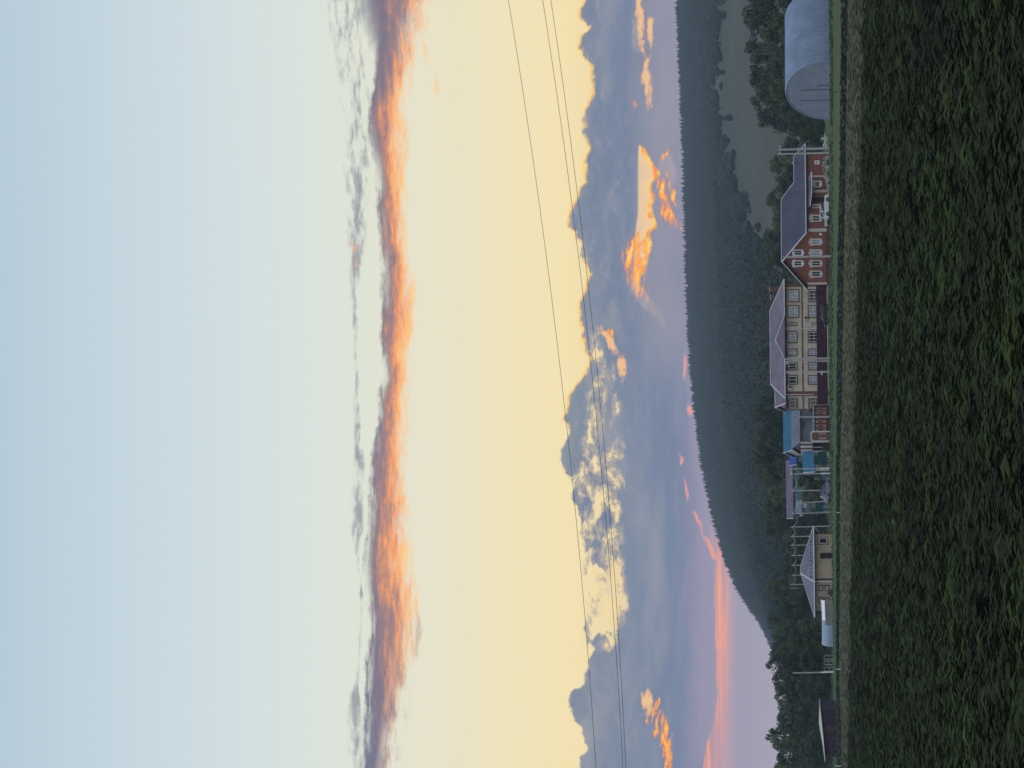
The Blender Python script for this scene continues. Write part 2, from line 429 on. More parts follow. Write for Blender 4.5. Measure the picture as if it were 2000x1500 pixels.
# ------------------------------------------------------------------ helpers
def mat(name, rgb, rough=0.8, var=0.15, scale=3.0, rgb2=None, metal=0.0, spec=0.3, stretch=(1, 1, 1), bump=0.0, detail=5, coord='Object'):
    """A procedural surface: two tones of the thing's own colour mixed by noise."""
    m = bpy.data.materials.new(name)
    m.use_nodes = True
    nt = m.node_tree
    b = nt.nodes['Principled BSDF']
    g = G(nt)
    tc = g.node('ShaderNodeTexCoord')
    mp = g.node('ShaderNodeMapping')
    nt.links.new(tc.outputs[coord], mp.inputs[0])
    mp.inputs['Scale'].default_value = stretch
    n = g.noise(mp.outputs[0], scale, detail, 0.6)
    if rgb2 is None:
        a = tuple(max(0, c * (1 - var)) for c in rgb) + (1,)
        c2 = tuple(min(1, c * (1 + var)) for c in rgb) + (1,)
    else:
        a, c2 = tuple(rgb) + (1,), tuple(rgb2) + (1,)
    col = g.mix(g.sm(0.34, 0.66, n), a, c2)
    g.put(b.inputs['Base Color'], col)
    b.inputs['Roughness'].default_value = rough
    b.inputs['Metallic'].default_value = metal
    b.inputs['Specular IOR Level'].default_value = spec
    if bump:
        bp = g.node('ShaderNodeBump')
        bp.inputs['Strength'].default_value = bump
        g.put(bp.inputs['Height'], n)
        nt.links.new(bp.outputs[0], b.inputs['Normal'])
    m['nodes'] = 1
    return m


def ribbed(name, rgb, period=0.25, axis=0, rough=0.55, metal=0.0, spec=0.15, strength=0.5, var=0.12, dark=0.8):
    """Painted profiled sheet: ribs in the normal, faint dirt in the colour."""
    m = mat(name, rgb, rough, var * 1.5, 0.45, metal=metal, spec=spec, detail=8)
    nt = m.node_tree
    g = G(nt)
    b = nt.nodes['Principled BSDF']
    tc = g.node('ShaderNodeTexCoord')
    c = g.split(S(g, tc.outputs['UV']))[axis]
    w = g.math('SINE', c * (2 * math.pi / period))
    bp = g.node('ShaderNodeBump')
    bp.inputs['Strength'].default_value = strength
    bp.inputs['Distance'].default_value = 0.03
    g.put(bp.inputs['Height'], w)
    nt.links.new(bp.outputs[0], b.inputs['Normal'])
    return m


def bricks(name, c1, c2, mortar, scale=1.0, rough=0.85):
    m = bpy.data.materials.new(name)
    m.use_nodes = True
    nt = m.node_tree
    g = G(nt)
    b = nt.nodes['Principled BSDF']
    tc = g.node('ShaderNodeTexCoord')
    br = g.node('ShaderNodeTexBrick')
    nt.links.new(tc.outputs['UV'], br.inputs['Vector'])
    br.inputs['Color1'].default_value = tuple(c1) + (1,)
    br.inputs['Color2'].default_value = tuple(c2) + (1,)
    br.inputs['Mortar'].default_value = tuple(mortar) + (1,)
    br.inputs['Scale'].default_value = scale
    br.inputs['Brick Width'].default_value = 0.26
    br.inputs['Row Height'].default_value = 0.08
    br.inputs['Mortar Size'].default_value = 0.008
    n = g.noise(tc.outputs['Object'], 0.5, 5, 0.6)
    col = g.mix(g.sm(0.3, 0.7, n) * 0.35, S(g, br.outputs['Color']), tuple(x * 0.7 for x in c1) + (1,))
    g.put(b.inputs['Base Color'], col)
    b.inputs['Roughness'].default_value = rough
    return m


class MB:
    """Collects shapes (in world metres) and links them as ONE mesh object."""
    def __init__(self):
        self.v, self.f, self.uv, self.smooth = [], [], [], []

    def face(self, pts, uv=None, smooth=False):
        i = len(self.v)
        self.v += [tuple(p) for p in pts]
        self.f.append(tuple(range(i, i + len(pts))))
        if uv is None:
            a, b, c = Vector(pts[0]), Vector(pts[1]), Vector(pts[-1])
            n = (b - a).cross(c - a)
            n = n.normalized() if n.length > 1e-9 else Vector((0, 0, 1))
            ux = Vector((0, 0, 1)).cross(n)
            ux = ux.normalized() if ux.length > 1e-3 else Vector((1, 0, 0))
            uy = n.cross(ux)
            uv = [(Vector(p).dot(ux), Vector(p).dot(uy)) for p in pts]
        self.uv += uv
        self.smooth.append(smooth)
        return self

    def box8(self, p):
        """p: eight corners, bottom four counter-clockwise then top four."""
        for q in ((0, 3, 2, 1), (4, 5, 6, 7), (0, 1, 5, 4), (1, 2, 6, 5), (2, 3, 7, 6), (3, 0, 4, 7)):
            self.face([p[i] for i in q])
        return self

    def box(self, x0, x1, y0, y1, z0, z1):
        return self.box8([(x0, y0, z0), (x1, y0, z0), (x1, y1, z0), (x0, y1, z0), (x0, y0, z1), (x1, y0, z1), (x1, y1, z1), (x0, y1, z1)])

    def prism(self, poly, vec):
        """Closed prism: polygon swept along vec."""
        P = [Vector(p) for p in poly]
        V = Vector(vec)
        n = Vector((0, 0, 0))
        for i in range(len(P)):
            n += P[i].cross(P[(i + 1) % len(P)])
        if n.dot(V) > 0:
            P = P[::-1]
        Q = [p + V for p in P]
        self.face(P)
        self.face(Q[::-1])
        k = len(P)
        for i in range(k):
            j = (i + 1) % k
            self.face([P[j], P[i], Q[i], Q[j]])
        return self

    def slab(self, poly, th=0.12):
        return self.prism(poly, (0, 0, -th))

    def tube(self, a, b, r0, r1=None, n=8, caps=True, smooth=True):
        r1 = r0 if r1 is None else r1
        a, b = Vector(a), Vector(b)
        d = (b - a).normalized()
        s = d.orthogonal().normalized()
        t = d.cross(s)
        A_ = [a + (s * math.cos(2 * math.pi * i / n) + t * math.sin(2 * math.pi * i / n)) * r0 for i in range(n)]
        B_ = [b + (s * math.cos(2 * math.pi * i / n) + t * math.sin(2 * math.pi * i / n)) * r1 for i in range(n)]
        for i in range(n):
            j = (i + 1) % n
            self.face([A_[i], A_[j], B_[j], B_[i]], smooth=smooth)
        if caps:
            self.face(A_[::-1]); self.face(B_)
        return self

    def path(self, pts, r, n=6):
        for a, b in zip(pts[:-1], pts[1:]):
            self.tube(a, b, r, r, n)
        return self

    def build(self, name, m, parent=None, origin=None):
        me = bpy.data.meshes.new(name)
        root = parent
        while root is not None and root.parent is not None:
            root = root.parent
        o = Vector(root.location) if root is not None else Vector(origin if origin is not None else (0, 0, 0))
        me.from_pydata([tuple(Vector(p) - o) for p in self.v], [], self.f)
        uvl = me.uv_layers.new(name='UVMap')
        uvl.data.foreach_set('uv', np.array(self.uv, dtype=np.float32).ravel())
        me.polygons.foreach_set('use_smooth', self.smooth)
        me.materials.append(m)
        ob = bpy.data.objects.new(name, me)
        C.objects.link(ob)
        if parent is not None:
            ob.parent = parent
        else:
            ob.location = o
        return ob


def tag(o, label, cat, group=None, kind=None):
    o['label'] = label
    o['category'] = cat
    if group:
        o['group'] = group
    if kind:
        o['kind'] = kind
    return o


def thing(name, label, cat, loc, group=None):
    o = bpy.data.objects.new(name, None)
    o.empty_display_size = 0.5
    C.objects.link(o)
    o.location = loc
    return tag(o, label, cat, group)


def structure(o):
    o['kind'] = 'structure'
    return o


def W(x, y, D):
    """World point seen at photo pixel (x, y) at the depth D metres ahead of the camera."""
    d = ray(x, y)
    return CAMPOS + d * (D / d.y)


def ground_at(x, y, z=0.0):
    d = ray(x, y)
    return CAMPOS + d * ((z - CAM_H) / d.z)


class Facade:
    """A vertical wall plane through the base point seen at (x, y), depth D, running along direction angle a (degrees)."""
    def __init__(self, y, D, a, x=1617, z0=0.0):
        p = W(x, y, D)
        self.o = Vector((p.x, p.y, z0))
        self.d = Vector((math.cos(math.radians(a)), math.sin(math.radians(a)), 0))
        n = Vector((self.d.y, -self.d.x, 0))
        self.n = n if n.y < 0 else -n

    def shifted(self, off):
        f = Facade.__new__(Facade)
        f.o, f.d, f.n = self.o + self.n * off, self.d, self.n
        return f

    def tz(self, x, y):
        r = ray(x, y)
        k = (self.o - CAMPOS).dot(self.n) / r.dot(self.n)
        p = CAMPOS + r * k
        return (p - self.o).dot(self.d), p.z

    def p(self, t, off, z):
        q = self.o + self.d * t + self.n * off
        return Vector((q.x, q.y, z))

    def rect(self, x0, y0, x1, y1):
        """photo rectangle -> t0, t1, z0, z1"""
        xm, ym = (x0 + x1) / 2, (y0 + y1) / 2
        ta, tb = self.tz(xm, y0)[0], self.tz(xm, y1)[0]
        za, zb = self.tz(x0, ym)[1], self.tz(x1, ym)[1]
        return min(ta, tb), max(ta, tb), min(za, zb), max(za, zb)

    def block(self, mb, t0, t1, o0, o1, z0, z1):
        P = lambda t, o, z: self.p(t, o, z)
        c = [P(t0, o1, z0), P(t1, o1, z0), P(t1, o0, z0), P(t0, o0, z0)]
        nz = (c[1] - c[0]).cross(c[2] - c[0]).z
        c2 = [P(t0, o1, z1), P(t1, o1, z1), P(t1, o0, z1), P(t0, o0, z1)]
        if nz < 0:
            c, c2 = c[::-1], c2[::-1]
        mb.box8(c + c2)
        return mb


M = {}
M['concrete'] = mat('concrete', (0.40, 0.41, 0.43), 0.85, 0.18, 4.0)
M['white_paint'] = mat('white paint', (0.74, 0.76, 0.78), 0.6, 0.06, 2.0)
M['white_trim'] = mat('white trim', (0.66, 0.69, 0.72), 0.5, 0.08, 2.0)
M['glass_dark'] = mat('dark window glass', (0.02, 0.024, 0.03), 0.08, 0.3, 1.5, spec=0.6)
M['glass_pale'] = mat('curtained window glass', (0.28, 0.33, 0.38), 0.12, 0.35, 2.4, spec=0.6)
M['black_metal'] = mat('dark metal', (0.02, 0.02, 0.022), 0.5, 0.2, 3.0)
M['rubber'] = mat('tyre rubber', (0.012, 0.012, 0.013), 0.8, 0.2, 6.0)
M['steel'] = mat('galvanised steel', (0.42, 0.44, 0.47), 0.45, 0.15, 5.0, metal=0.5)
M['bark'] = mat('bark', (0.06, 0.05, 0.04), 0.9, 0.35, 5.0)
M['cable'] = mat('grey cable', (0.10, 0.10, 0.10), 0.7, 0.1, 4.0)
M['pale_cable'] = mat('pale insulated cable', (0.5, 0.52, 0.53), 0.6, 0.1, 4.0)


# ------------------------------------------------------------------ ground, field and hill
def interp(pts, v):
    xs = [p[0] for p in pts]; ys = [p[1] for p in pts]
    return np.interp(v, xs, ys)


RIDGE_PX = [(-900, 1290), (-400, 1305), (0, 1319), (100, 1323), (200, 1327), (300, 1331), (400, 1334), (500, 1336), (600, 1339), (700, 1344), (800, 1354), (900, 1366), (1000, 1387), (1050, 1400),
            (1100, 1416), (1150, 1437), (1200, 1470), (1240, 1495), (1300, 1520), (1400, 1545), (1600, 1560), (2400, 1566)]
R_RIDGE, R_FOOT = 3500.0, 680.0
# elevation slope of the crowns along the ridge, by azimuth (x/y)
_rz = []
for y_, x_ in RIDGE_PX:
    d_ = ray(x_, y_)
    _rz.append((d_.x / d_.y, d_.z / math.hypot(d_.x, d_.y)))
_rz.sort()


def terrain(X, Y):
    X = np.asarray(X, dtype=float); Y = np.asarray(Y, dtype=float)
    r = np.hypot(X, Y)
    a = X / np.maximum(Y, 1.0)
    top = np.interp(a, [q[0] for q in _rz], [q[1] for q in _rz]) * R_RIDGE + CAM_H - 9.0
    t = np.clip((r - R_FOOT) / (R_RIDGE - R_FOOT), 0, 1)
    s = t ** 1.22
    fall = np.clip((r - R_RIDGE) / 2500.0, 0, 1)
    roll = (np.sin(a * 60 + r * 0.004) * 1.6 + np.sin(a * 23 - r * 0.007 + 1.3) * 2.0) * t * (1 - t) * 2
    return np.where(Y > 0, top * s * (1 - 0.6 * fall) + roll, 0.0)


def px_of(X, Y, Z):
    """photo pixel (x, y) of world points (numpy)"""
    P = np.stack([X, Y, Z - CAM_H], -1)
    f = P @ np.array(_fw); lx = P @ np.array(LX); ly = P @ np.array(LY)
    return 1000 + lx / f * FPX, 750 - ly / f * FPX


def meadow_haze_mask(x, y):
    ub = np.interp(y, [-300, 0, 150, 230, 300, 400, 450, 500, 560, 600, 620], [1392, 1384, 1374, 1382, 1398, 1424, 1448, 1474, 1502, 1540, 1700])
    m = x > ub
    m |= ((x - 1532) / 26.0) ** 2 + ((y - 1082) / 46.0) ** 2 < 1  # patch of light haze, imitated by baring the pale ground here
    return m


def np_mesh(name, verts, faces4, m, smooth=False, uv=None):
    me = bpy.data.meshes.new(name)
    verts = np.asarray(verts, dtype=np.float32); faces4 = np.asarray(faces4, dtype=np.int32)
    k = faces4.shape[1]
    me.vertices.add(len(verts)); me.vertices.foreach_set('co', verts.ravel())
    me.loops.add(faces4.size); me.loops.foreach_set('vertex_index', faces4.ravel())
    me.polygons.add(len(faces4))
    me.polygons.foreach_set('loop_start', np.arange(0, faces4.size, k, dtype=np.int32))
    me.polygons.foreach_set('loop_total', np.full(len(faces4), k, dtype=np.int32))
    if smooth:
        me.polygons.foreach_set('use_smooth', np.ones(len(faces4), dtype=bool))
    me.update(calc_edges=True)
    me.materials.append(m)
    o = bpy.data.objects.new(name, me)
    C.objects.link(o)
    return o


def ground_material(name, stops, sx, sy, rough=0.95, bump=0.0):
    m = bpy.data.materials.new(name)
    m.use_nodes = True
    g = G(m.node_tree)
    b = m.node_tree.nodes['Principled BSDF']
    tc = g.node('ShaderNodeTexCoord')
    x, y, z = g.split(S(g, tc.outputs['Object']))
    n1 = g.noise(g.vec(x * sx, y * sy, z * sy), 1.0, 6, 0.65)
    n2 = g.noise(g.vec(x * sx * 6, y * sy * 5, z), 1.0, 4, 0.6)
    v = (n1 - 0.5) * 1.5 + (n2 - 0.5) * 0.7 + 0.5
    k = len(stops) - 1
    g.put(b.inputs['Base Color'], g.ramp(v, [(i / k, tuple(c) + (1,)) for i, c in enumerate(stops)]))
    b.inputs['Roughness'].default_value = rough
    b.inputs['Specular IOR Level'].default_value = 0.1
    if bump:
        bp = g.node('ShaderNodeBump'); bp.inputs['Strength'].default_value = bump
        g.put(bp.inputs['Height'], n2); m.node_tree.links.new(bp.outputs[0], b.inputs['Normal'])
    return m


M['soil'] = ground_material('dark field soil', [(0.028, 0.022, 0.021), (0.040, 0.031, 0.029), (0.054, 0.043, 0.038)], 0.30, 0.9, bump=0.4)
M['stubble'] = ground_material('grey brown stubble', [(0.046, 0.051, 0.030), (0.058, 0.063, 0.037), (0.055, 0.069, 0.036), (0.074, 0.076, 0.049)], 0.16, 0.4)
M['verge'] = ground_material('verge grass with painted shadow', [(0.010, 0.019, 0.014), (0.014, 0.027, 0.018), (0.024, 0.038, 0.022)], 0.08, 0.4)  # shadow of tall grass put into the strip's green
M['lawn'] = ground_material('short green grass', [(0.030, 0.056, 0.022), (0.041, 0.075, 0.029), (0.054, 0.090, 0.038)], 0.05, 0.2)
M['meadow'] = ground_material('pale meadow', [(0.036, 0.047, 0.038), (0.054, 0.066, 0.051), (0.076, 0.088, 0.068)], 0.018, 0.006)

# one sheet to the horizon
mb = MB()
for (a, b) in ((-2550, 2550),):
    mb.face([(a, -50, -0.03), (b, -50, -0.03), (b, 6200, -0.03), (a, 6200, -0.03)])
structure(mb.build('ground', M['lawn']))


def strip(name, near, far, m, z, z_far=None, n=70):
    """A sheet between two boundary lines given as photo points (y, x) on the ground."""
    v, f = [], []
    ys = np.linspace(-500, 2000, n)
    for y in ys:
        p = ground_at(float(interp(near, y)), float(y)); q = ground_at(float(interp(far, y)), float(y))
        v += [(p.x, p.y, z), (q.x, q.y, z if z_far is None else z_far)]
    for i in range(n - 1):
        f.append((2 * i, 2 * i + 1, 2 * i + 3, 2 * i + 2))
    o = np_mesh(name, v, f, m)
    return structure(o)


FIELD_EDGE = [(-500, 1701), (0, 1694), (300, 1687), (500, 1680), (900, 1673), (1100, 1667), (1500, 1659), (2000, 1651)]
TRACK_EDGE = [(-500, 1664), (0, 1656), (300, 1652), (600, 1647), (820, 1644), (900, 1641), (1100, 1640), (1300, 1639), (1500, 1645), (2000, 1650)]
VERGE_EDGE = [(-500, 1651), (0, 1643), (300, 1641), (500, 1636), (800, 1634), (1000, 1633), (1300, 1633), (1500, 1634), (2000, 1640)]
BOTTOM = [(-500, 2300), (2000, 2300)]
strip('field', BOTTOM, FIELD_EDGE, M['soil'], -0.005)
strip('track', FIELD_EDGE, TRACK_EDGE, M['stubble'], -0.005)
strip('verge', TRACK_EDGE, VERGE_EDGE, M['verge'], -0.005)

# hill
na, nr = 150, 70
az = np.linspace(-0.36, 0.40, na)
rr = R_FOOT + (6000 - R_FOOT) * np.linspace(0, 1, nr) ** 1.3
Ag, Rg = np.meshgrid(az, rr)
Yg = Rg / np.sqrt(1 + Ag ** 2); Xg = Yg * Ag
Zg = terrain(Xg, Yg)
Zg[0, :] = -0.1
idx = np.arange(na * nr).reshape(nr, na)
fq = np.stack([idx[:-1, :-1], idx[:-1, 1:], idx[1:, 1:], idx[1:, :-1]], -1).reshape(-1, 4)
structure(np_mesh('hill', np.stack([Xg, Yg, Zg], -1).reshape(-1, 3), fq, M['meadow'], smooth=True))


# forest on the hill: one far-off mass
def ico(sub):
    bm = bmesh.new()
    bmesh.ops.create_icosphere(bm, subdivisions=sub, radius=1.0)
    v = np.array([x.co[:] for x in bm.verts]); f = np.array([[q.index for q in p.verts] for p in bm.faces])
    bm.free()
    return v, f


def leaf_colours(name, stops, scale=0.35, rough=0.75, trans=0.0):
    m = bpy.data.materials.new(name)
    m.use_nodes = True
    g = G(m.node_tree)
    b = m.node_tree.nodes['Principled BSDF']
    geo = g.node('ShaderNodeNewGeometry')
    n = g.noise(geo.outputs['Position'], scale, 3, 0.6)
    k = len(stops) - 1
    oi = g.node('ShaderNodeObjectInfo')                      # every plant has its own shade of green
    v = (n - 0.5) * 1.9 + 0.5 + (S(g, oi.outputs['Random']) - 0.5) * 0.55
    g.put(b.inputs['Base Color'], g.ramp(v, [(i / k, tuple(c) + (1,)) for i, c in enumerate(stops)]))
    b.inputs['Roughness'].default_value = rough
    b.inputs['Specular IOR Level'].default_value = 0.06
    return m


M['forest'] = leaf_colours('hill forest', [(0.016, 0.022, 0.019), (0.026, 0.034, 0.027), (0.036, 0.046, 0.035)], 0.009)

N = 52000
a = RNG.uniform(-0.16, 0.17, N); r = np.sqrt(RNG.uniform(1500 ** 2, 3560 ** 2, N))
Y = r / np.sqrt(1 + a ** 2); X = Y * a; Z = terrain(X, Y)
px, py = px_of(X, Y, Z + 3)
mead = meadow_haze_mask(px + RNG.normal(0, 12, N), py + RNG.normal(0, 16, N))
keep = ~mead & (Z > 1.0)
# extra rank of conifers along the skyline
ar = RNG.uniform(-0.16, 0.17, 2600); rr_ = RNG.uniform(3430, 3540, 2600)
Yr = rr_ / np.sqrt(1 + ar ** 2); Xr = Yr * ar
X = np.concatenate([X[keep], Xr]); Y = np.concatenate([Y[keep], Yr]); Z = terrain(X, Y)
isr = np.zeros(len(X), bool); isr[-2600:] = True
conif = isr | (RNG.random(len(X)) < 0.3)
V, F = [], []
off = 0
v0, f0 = ico(1)
ang = np.linspace(0, 2 * np.pi, 6)[:-1]
cone = []
for (z, rad) in ((0.0, 0.30), (0.55, 0.13)):
    cone.append(np.stack([np.cos(ang) * rad, np.sin(ang) * rad, np.full(5, z)], -1))
cv = np.concatenate([cone[0], [[0, 0, 0.68]], cone[1], [[0, 0, 1.0]]])
cf = np.array([[i, (i + 1) % 5, 5] for i in range(5)] + [[6 + i, 6 + (i + 1) % 5, 11] for i in range(5)])
for sel, (bv, bf) in ((np.where(~conif)[0], (v0, f0)), (np.where(conif)[0], (cv, cf))):
    n = len(sel)
    if bf is f0:
        sc_h = RNG.uniform(4.0, 7.5, n); sc_r = RNG.uniform(2.2, 4.0, n)
        pts = bv[None] * np.stack([sc_r, sc_r, sc_h * 0.5], -1)[:, None, :]
        pts += RNG.normal(0, 0.5, pts.shape)
        pts[:, :, 2] += (sc_h * 0.5)[:, None]
    else:
        h = np.where(isr[sel], RNG.uniform(5.5, 12.5, n), RNG.uniform(7, 11, n)); w = RNG.uniform(0.55, 0.95, n)
        pts = bv[None] * np.stack([h * w, h * w, h], -1)[:, None, :]
        pts += RNG.normal(0, 0.12, pts.shape)
    pts += np.stack([X[sel], Y[sel], Z[sel]], -1)[:, None, :]
    V.append(pts.reshape(-1, 3))
    F.append((bf[None] + (np.arange(n) * len(bv))[:, None, None]).reshape(-1, 3) + off)
    off += n * len(bv)
fo = np_mesh('forest', np.concatenate(V), np.concatenate(F), M['forest'], smooth=True)
tag(fo, 'dark hazy forest covering the long hill behind the village', 'forest', kind='stuff')

# the nearer skirt of the forest: leafy crowns
n = 11500
a = RNG.uniform(-0.155, 0.155, n); r = np.sqrt(RNG.uniform(820 ** 2, 2100 ** 2, n))
Y = r / np.sqrt(1 + a ** 2); X = Y * a; Z = terrain(X, Y)
px, py = px_of(X, Y, Z + 3)
ok = ~meadow_haze_mask(px - 8 + RNG.normal(0, 9, n), py + RNG.normal(0, 14, n)) 
X, Y, Z, r = X[ok], Y[ok], Z[ok], r[ok]
n = len(X); q = 150
d = RNG.normal(0, 1, (n, q, 3)); d /= np.linalg.norm(d, axis=-1, keepdims=True)
lob = 1 + 0.35 * np.sin(d[:, :, :1] * 5 + RNG.uniform(0, 6, (n, 1, 1))) * np.cos(d[:, :, 1:2] * 4 + RNG.uniform(0, 6, (n, 1, 1)))
h = RNG.uniform(5, 9, n); w = RNG.uniform(2.2, 4.2, n)
md = meadow_haze_mask(px[ok], py[ok]); h = np.where(md, h * 0.55, h); w = np.where(md, w * 0.7, w)
c = d * lob * (RNG.uniform(0.55, 1.0, (n, q, 1)) ** 0.5) * np.stack([w, w, h * 0.5], -1)[:, None, :]
c[:, :, 2] += (h * 0.5)[:, None]
c += np.stack([X, Y, Z], -1)[:, None, :]
nrm = d + RNG.normal(0, 0.5, d.shape)
t1 = np.cross(nrm, RNG.normal(0, 1, d.shape)); t1 /= np.linalg.norm(t1, axis=-1, keepdims=True)
t2 = np.cross(nrm, t1); t2 /= np.linalg.norm(t2, axis=-1, keepdims=True)
sz = RNG.uniform(0.4, 0.85, (n, q, 1))
V = np.stack([c - t1 * sz, c + t2 * sz * 0.7, c + t1 * sz, c - t2 * sz * 0.7], 2).reshape(-1, 3)
M['misted_leaf'] = leaf_colours('forest skirt leaves with mist in colour', [(0.030, 0.040, 0.032), (0.044, 0.056, 0.043), (0.058, 0.071, 0.053)], 0.010)  # valley mist put into the colour: skirt leaves paler than the upper forest
fo = np_mesh('forest', V, np.arange(len(V)).reshape(-1, 4), M['misted_leaf'])
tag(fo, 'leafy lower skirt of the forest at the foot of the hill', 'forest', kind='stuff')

# ------------------------------------------------------------------ the crop in the foreground
M['crop'] = None


def crop_material():
    m = bpy.data.materials.new('crop leaves')
    m.use_nodes = True
    g = G(m.node_tree)
    b = m.node_tree.nodes['Principled BSDF']
    geo = g.node('ShaderNodeNewGeometry')
    x, y, z = g.split(S(g, geo.outputs['Position']))
    n1 = g.noise(g.vec(x * 0.16, y * 0.20, 0.0), 1.0, 5, 0.65)
    n2 = g.noise(g.vec(x * 0.9, y * 2.4, z), 1.0, 3, 0.6)
    v = (n1 - 0.5) * 2.2 + (n2 - 0.5) * 1.1 + 0.46
    g.put(b.inputs['Base Color'], g.ramp(v, [(0, (0.024, 0.022, 0.022, 1)), (0.3, (0.024, 0.031, 0.018, 1)), (0.55, (0.034, 0.049, 0.022, 1)), (0.78, (0.048, 0.073, 0.026, 1)), (1, (0.084, 0.130, 0.033, 1))]))
    b.inputs['Roughness'].default_value = 0.9
    b.inputs['Specular IOR Level'].default_value = 0.05
    return m


M['crop'] = crop_material()


def build_crop():
    # density falls with distance; rows run along the road (x)
    n = 140000
    nc = n // 8
    u = np.repeat(RNG.random(nc), 8)
    n = nc * 8
    d = 36.0 * (300.0 / 36.0) ** u                                 # log-uniform in distance
    a = np.repeat(RNG.uniform(-0.150, 0.150, nc), 8)
    vig = np.repeat(RNG.lognormal(0, 0.45, nc), 8)                 # some clumps are taller and fuller
    Yp = d + RNG.normal(0, 0.22, n) * (d / 60); Xp = d * a + RNG.normal(0, 0.75, n)
    px, py = px_of(Xp, Yp, np.zeros(n))
    ok = px > np.interp(py, [p[0] for p in FIELD_EDGE], [p[1] for p in FIELD_EDGE]) + 0.1
    # patchiness: bare dark soil shows in places
    patch = np.sin(Xp * 0.9 + np.sin(Yp * 0.8) * 2) * np.sin(Yp * 0.55 + np.sin(Xp * 0.37) * 2.2)
    ok &= (patch > -0.30) | (RNG.random(n) < 0.20)
    Xp, Yp, d, vig = Xp[ok], Yp[ok], d[ok], vig[ok]
    n = len(Xp)
    k = 9
    size = RNG.lognormal(0, 0.2, n) * np.clip(vig, 0.6, 1.9) * np.clip(0.9 + d / 300, 0.9, 1.35)
    th = RNG.normal(0, 0.24, (n, k)) + np.where(RNG.random((n, k)) < 0.5, np.pi, 0)
    el = RNG.uniform(-0.15, 0.42, (n, k))
    L = RNG.uniform(0.09, 0.27, (n, k)) * size[:, None]
    Wd = L * RNG.uniform(0.07, 0.17, (n, k))
    base = np.stack([Xp[:, None] + RNG.normal(0, 0.15, (n, k)), Yp[:, None] + RNG.normal(0, 0.07, (n, k)), np.abs(RNG.normal(0.035, 0.035, (n, k))) * size[:, None]], -1)
    dr = np.stack([np.cos(th) * np.cos(el), np.sin(th) * np.cos(el), np.sin(el)], -1)
    sd = np.stack([-np.sin(th), np.cos(th), RNG.normal(0, 0.7, (n, k))], -1)
    sd /= np.linalg.norm(sd, axis=-1, keepdims=True)
    p0 = base
    p1 = base + dr * (L * 0.5)[..., None] + sd * (Wd * 0.5)[..., None]
    p2 = base + dr * L[..., None] + np.array([0, 0, -0.25]) * L[..., None]
    p3 = base + dr * (L * 0.5)[..., None] - sd * (Wd * 0.5)[..., None]
    v = np.stack([p0, p1, p2, p3], 2).reshape(-1, 3)
    f = np.arange(len(v)).reshape(-1, 4)
    o = np_mesh('crop_plants', v, f, M['crop'])
    tag(o, 'dark green leafy crop filling the field in the foreground', 'crop', kind='stuff')


build_crop()


def build_tufts(name, label, mtl, lines, n, hmin, hmax, spread, cat='grass'):
    """short upright blades along ground lines given in photo points"""
    t = RNG.random(n)
    which = RNG.integers(0, len(lines), n)
    pts = np.zeros((n, 3))
    for i in range(n):
        near, far = lines[which[i]]
        y = -60 + 1620 * t[i]
        s = RNG.random()
        x = float(interp(near, y)) * (1 - s) + float(interp(far, y)) * s
        p = ground_at(x, y)
        pts[i] = (p.x, p.y, 0)
    h = RNG.uniform(hmin, hmax, n); w = RNG.uniform(0.05, 0.16, n) * spread
    th = RNG.uniform(-0.6, 0.6, n)
    dx = np.stack([np.cos(th) * w, np.sin(th) * w, np.zeros(n)], -1)
    ln = np.stack([RNG.normal(0, 0.25, n) * h, RNG.normal(0, 0.25, n) * h, h], -1)
    v = np.stack([pts - dx, pts + dx, pts + ln + dx * 0.3, pts + ln - dx * 0.3], 1).reshape(-1, 3)
    o = np_mesh(name, v, np.arange(len(v)).reshape(-1, 4), mtl)
    tag(o, label, cat, kind='stuff')


M['blade'] = leaf_colours('grass blades', [(0.034, 0.060, 0.026), (0.046, 0.078, 0.034), (0.06, 0.095, 0.044)], 0.15)
M['weed'] = leaf_colours('dark weeds', [(0.010, 0.019, 0.013), (0.016, 0.03, 0.018), (0.028, 0.042, 0.024)], 0.2)
off_ = lambda L, d: [(a, b + d) for a, b in L]
build_tufts('weeds', 'dark weeds standing in the strip beyond the track', M['weed'], [(TRACK_EDGE, VERGE_EDGE)], 4000, 0.03, 0.10, 2.0, 'weeds')
build_tufts('grass', 'taller green grass along the foot of the fences and houses', M['blade'], [([(-500, 1628), (2000, 1628)], [(-500, 1621), (2000, 1621)])], 1200, 0.06, 0.2, 2.0)
M['straw'] = leaf_colours('straw blades', [(0.052, 0.060, 0.036), (0.070, 0.082, 0.046), (0.092, 0.098, 0.064)], 0.2)
build_tufts('stubble', 'short grey brown stubble on the track beside the field', M['straw'], [(FIELD_EDGE, TRACK_EDGE)], 7000, 0.02, 0.06, 2.0, 'stubble')


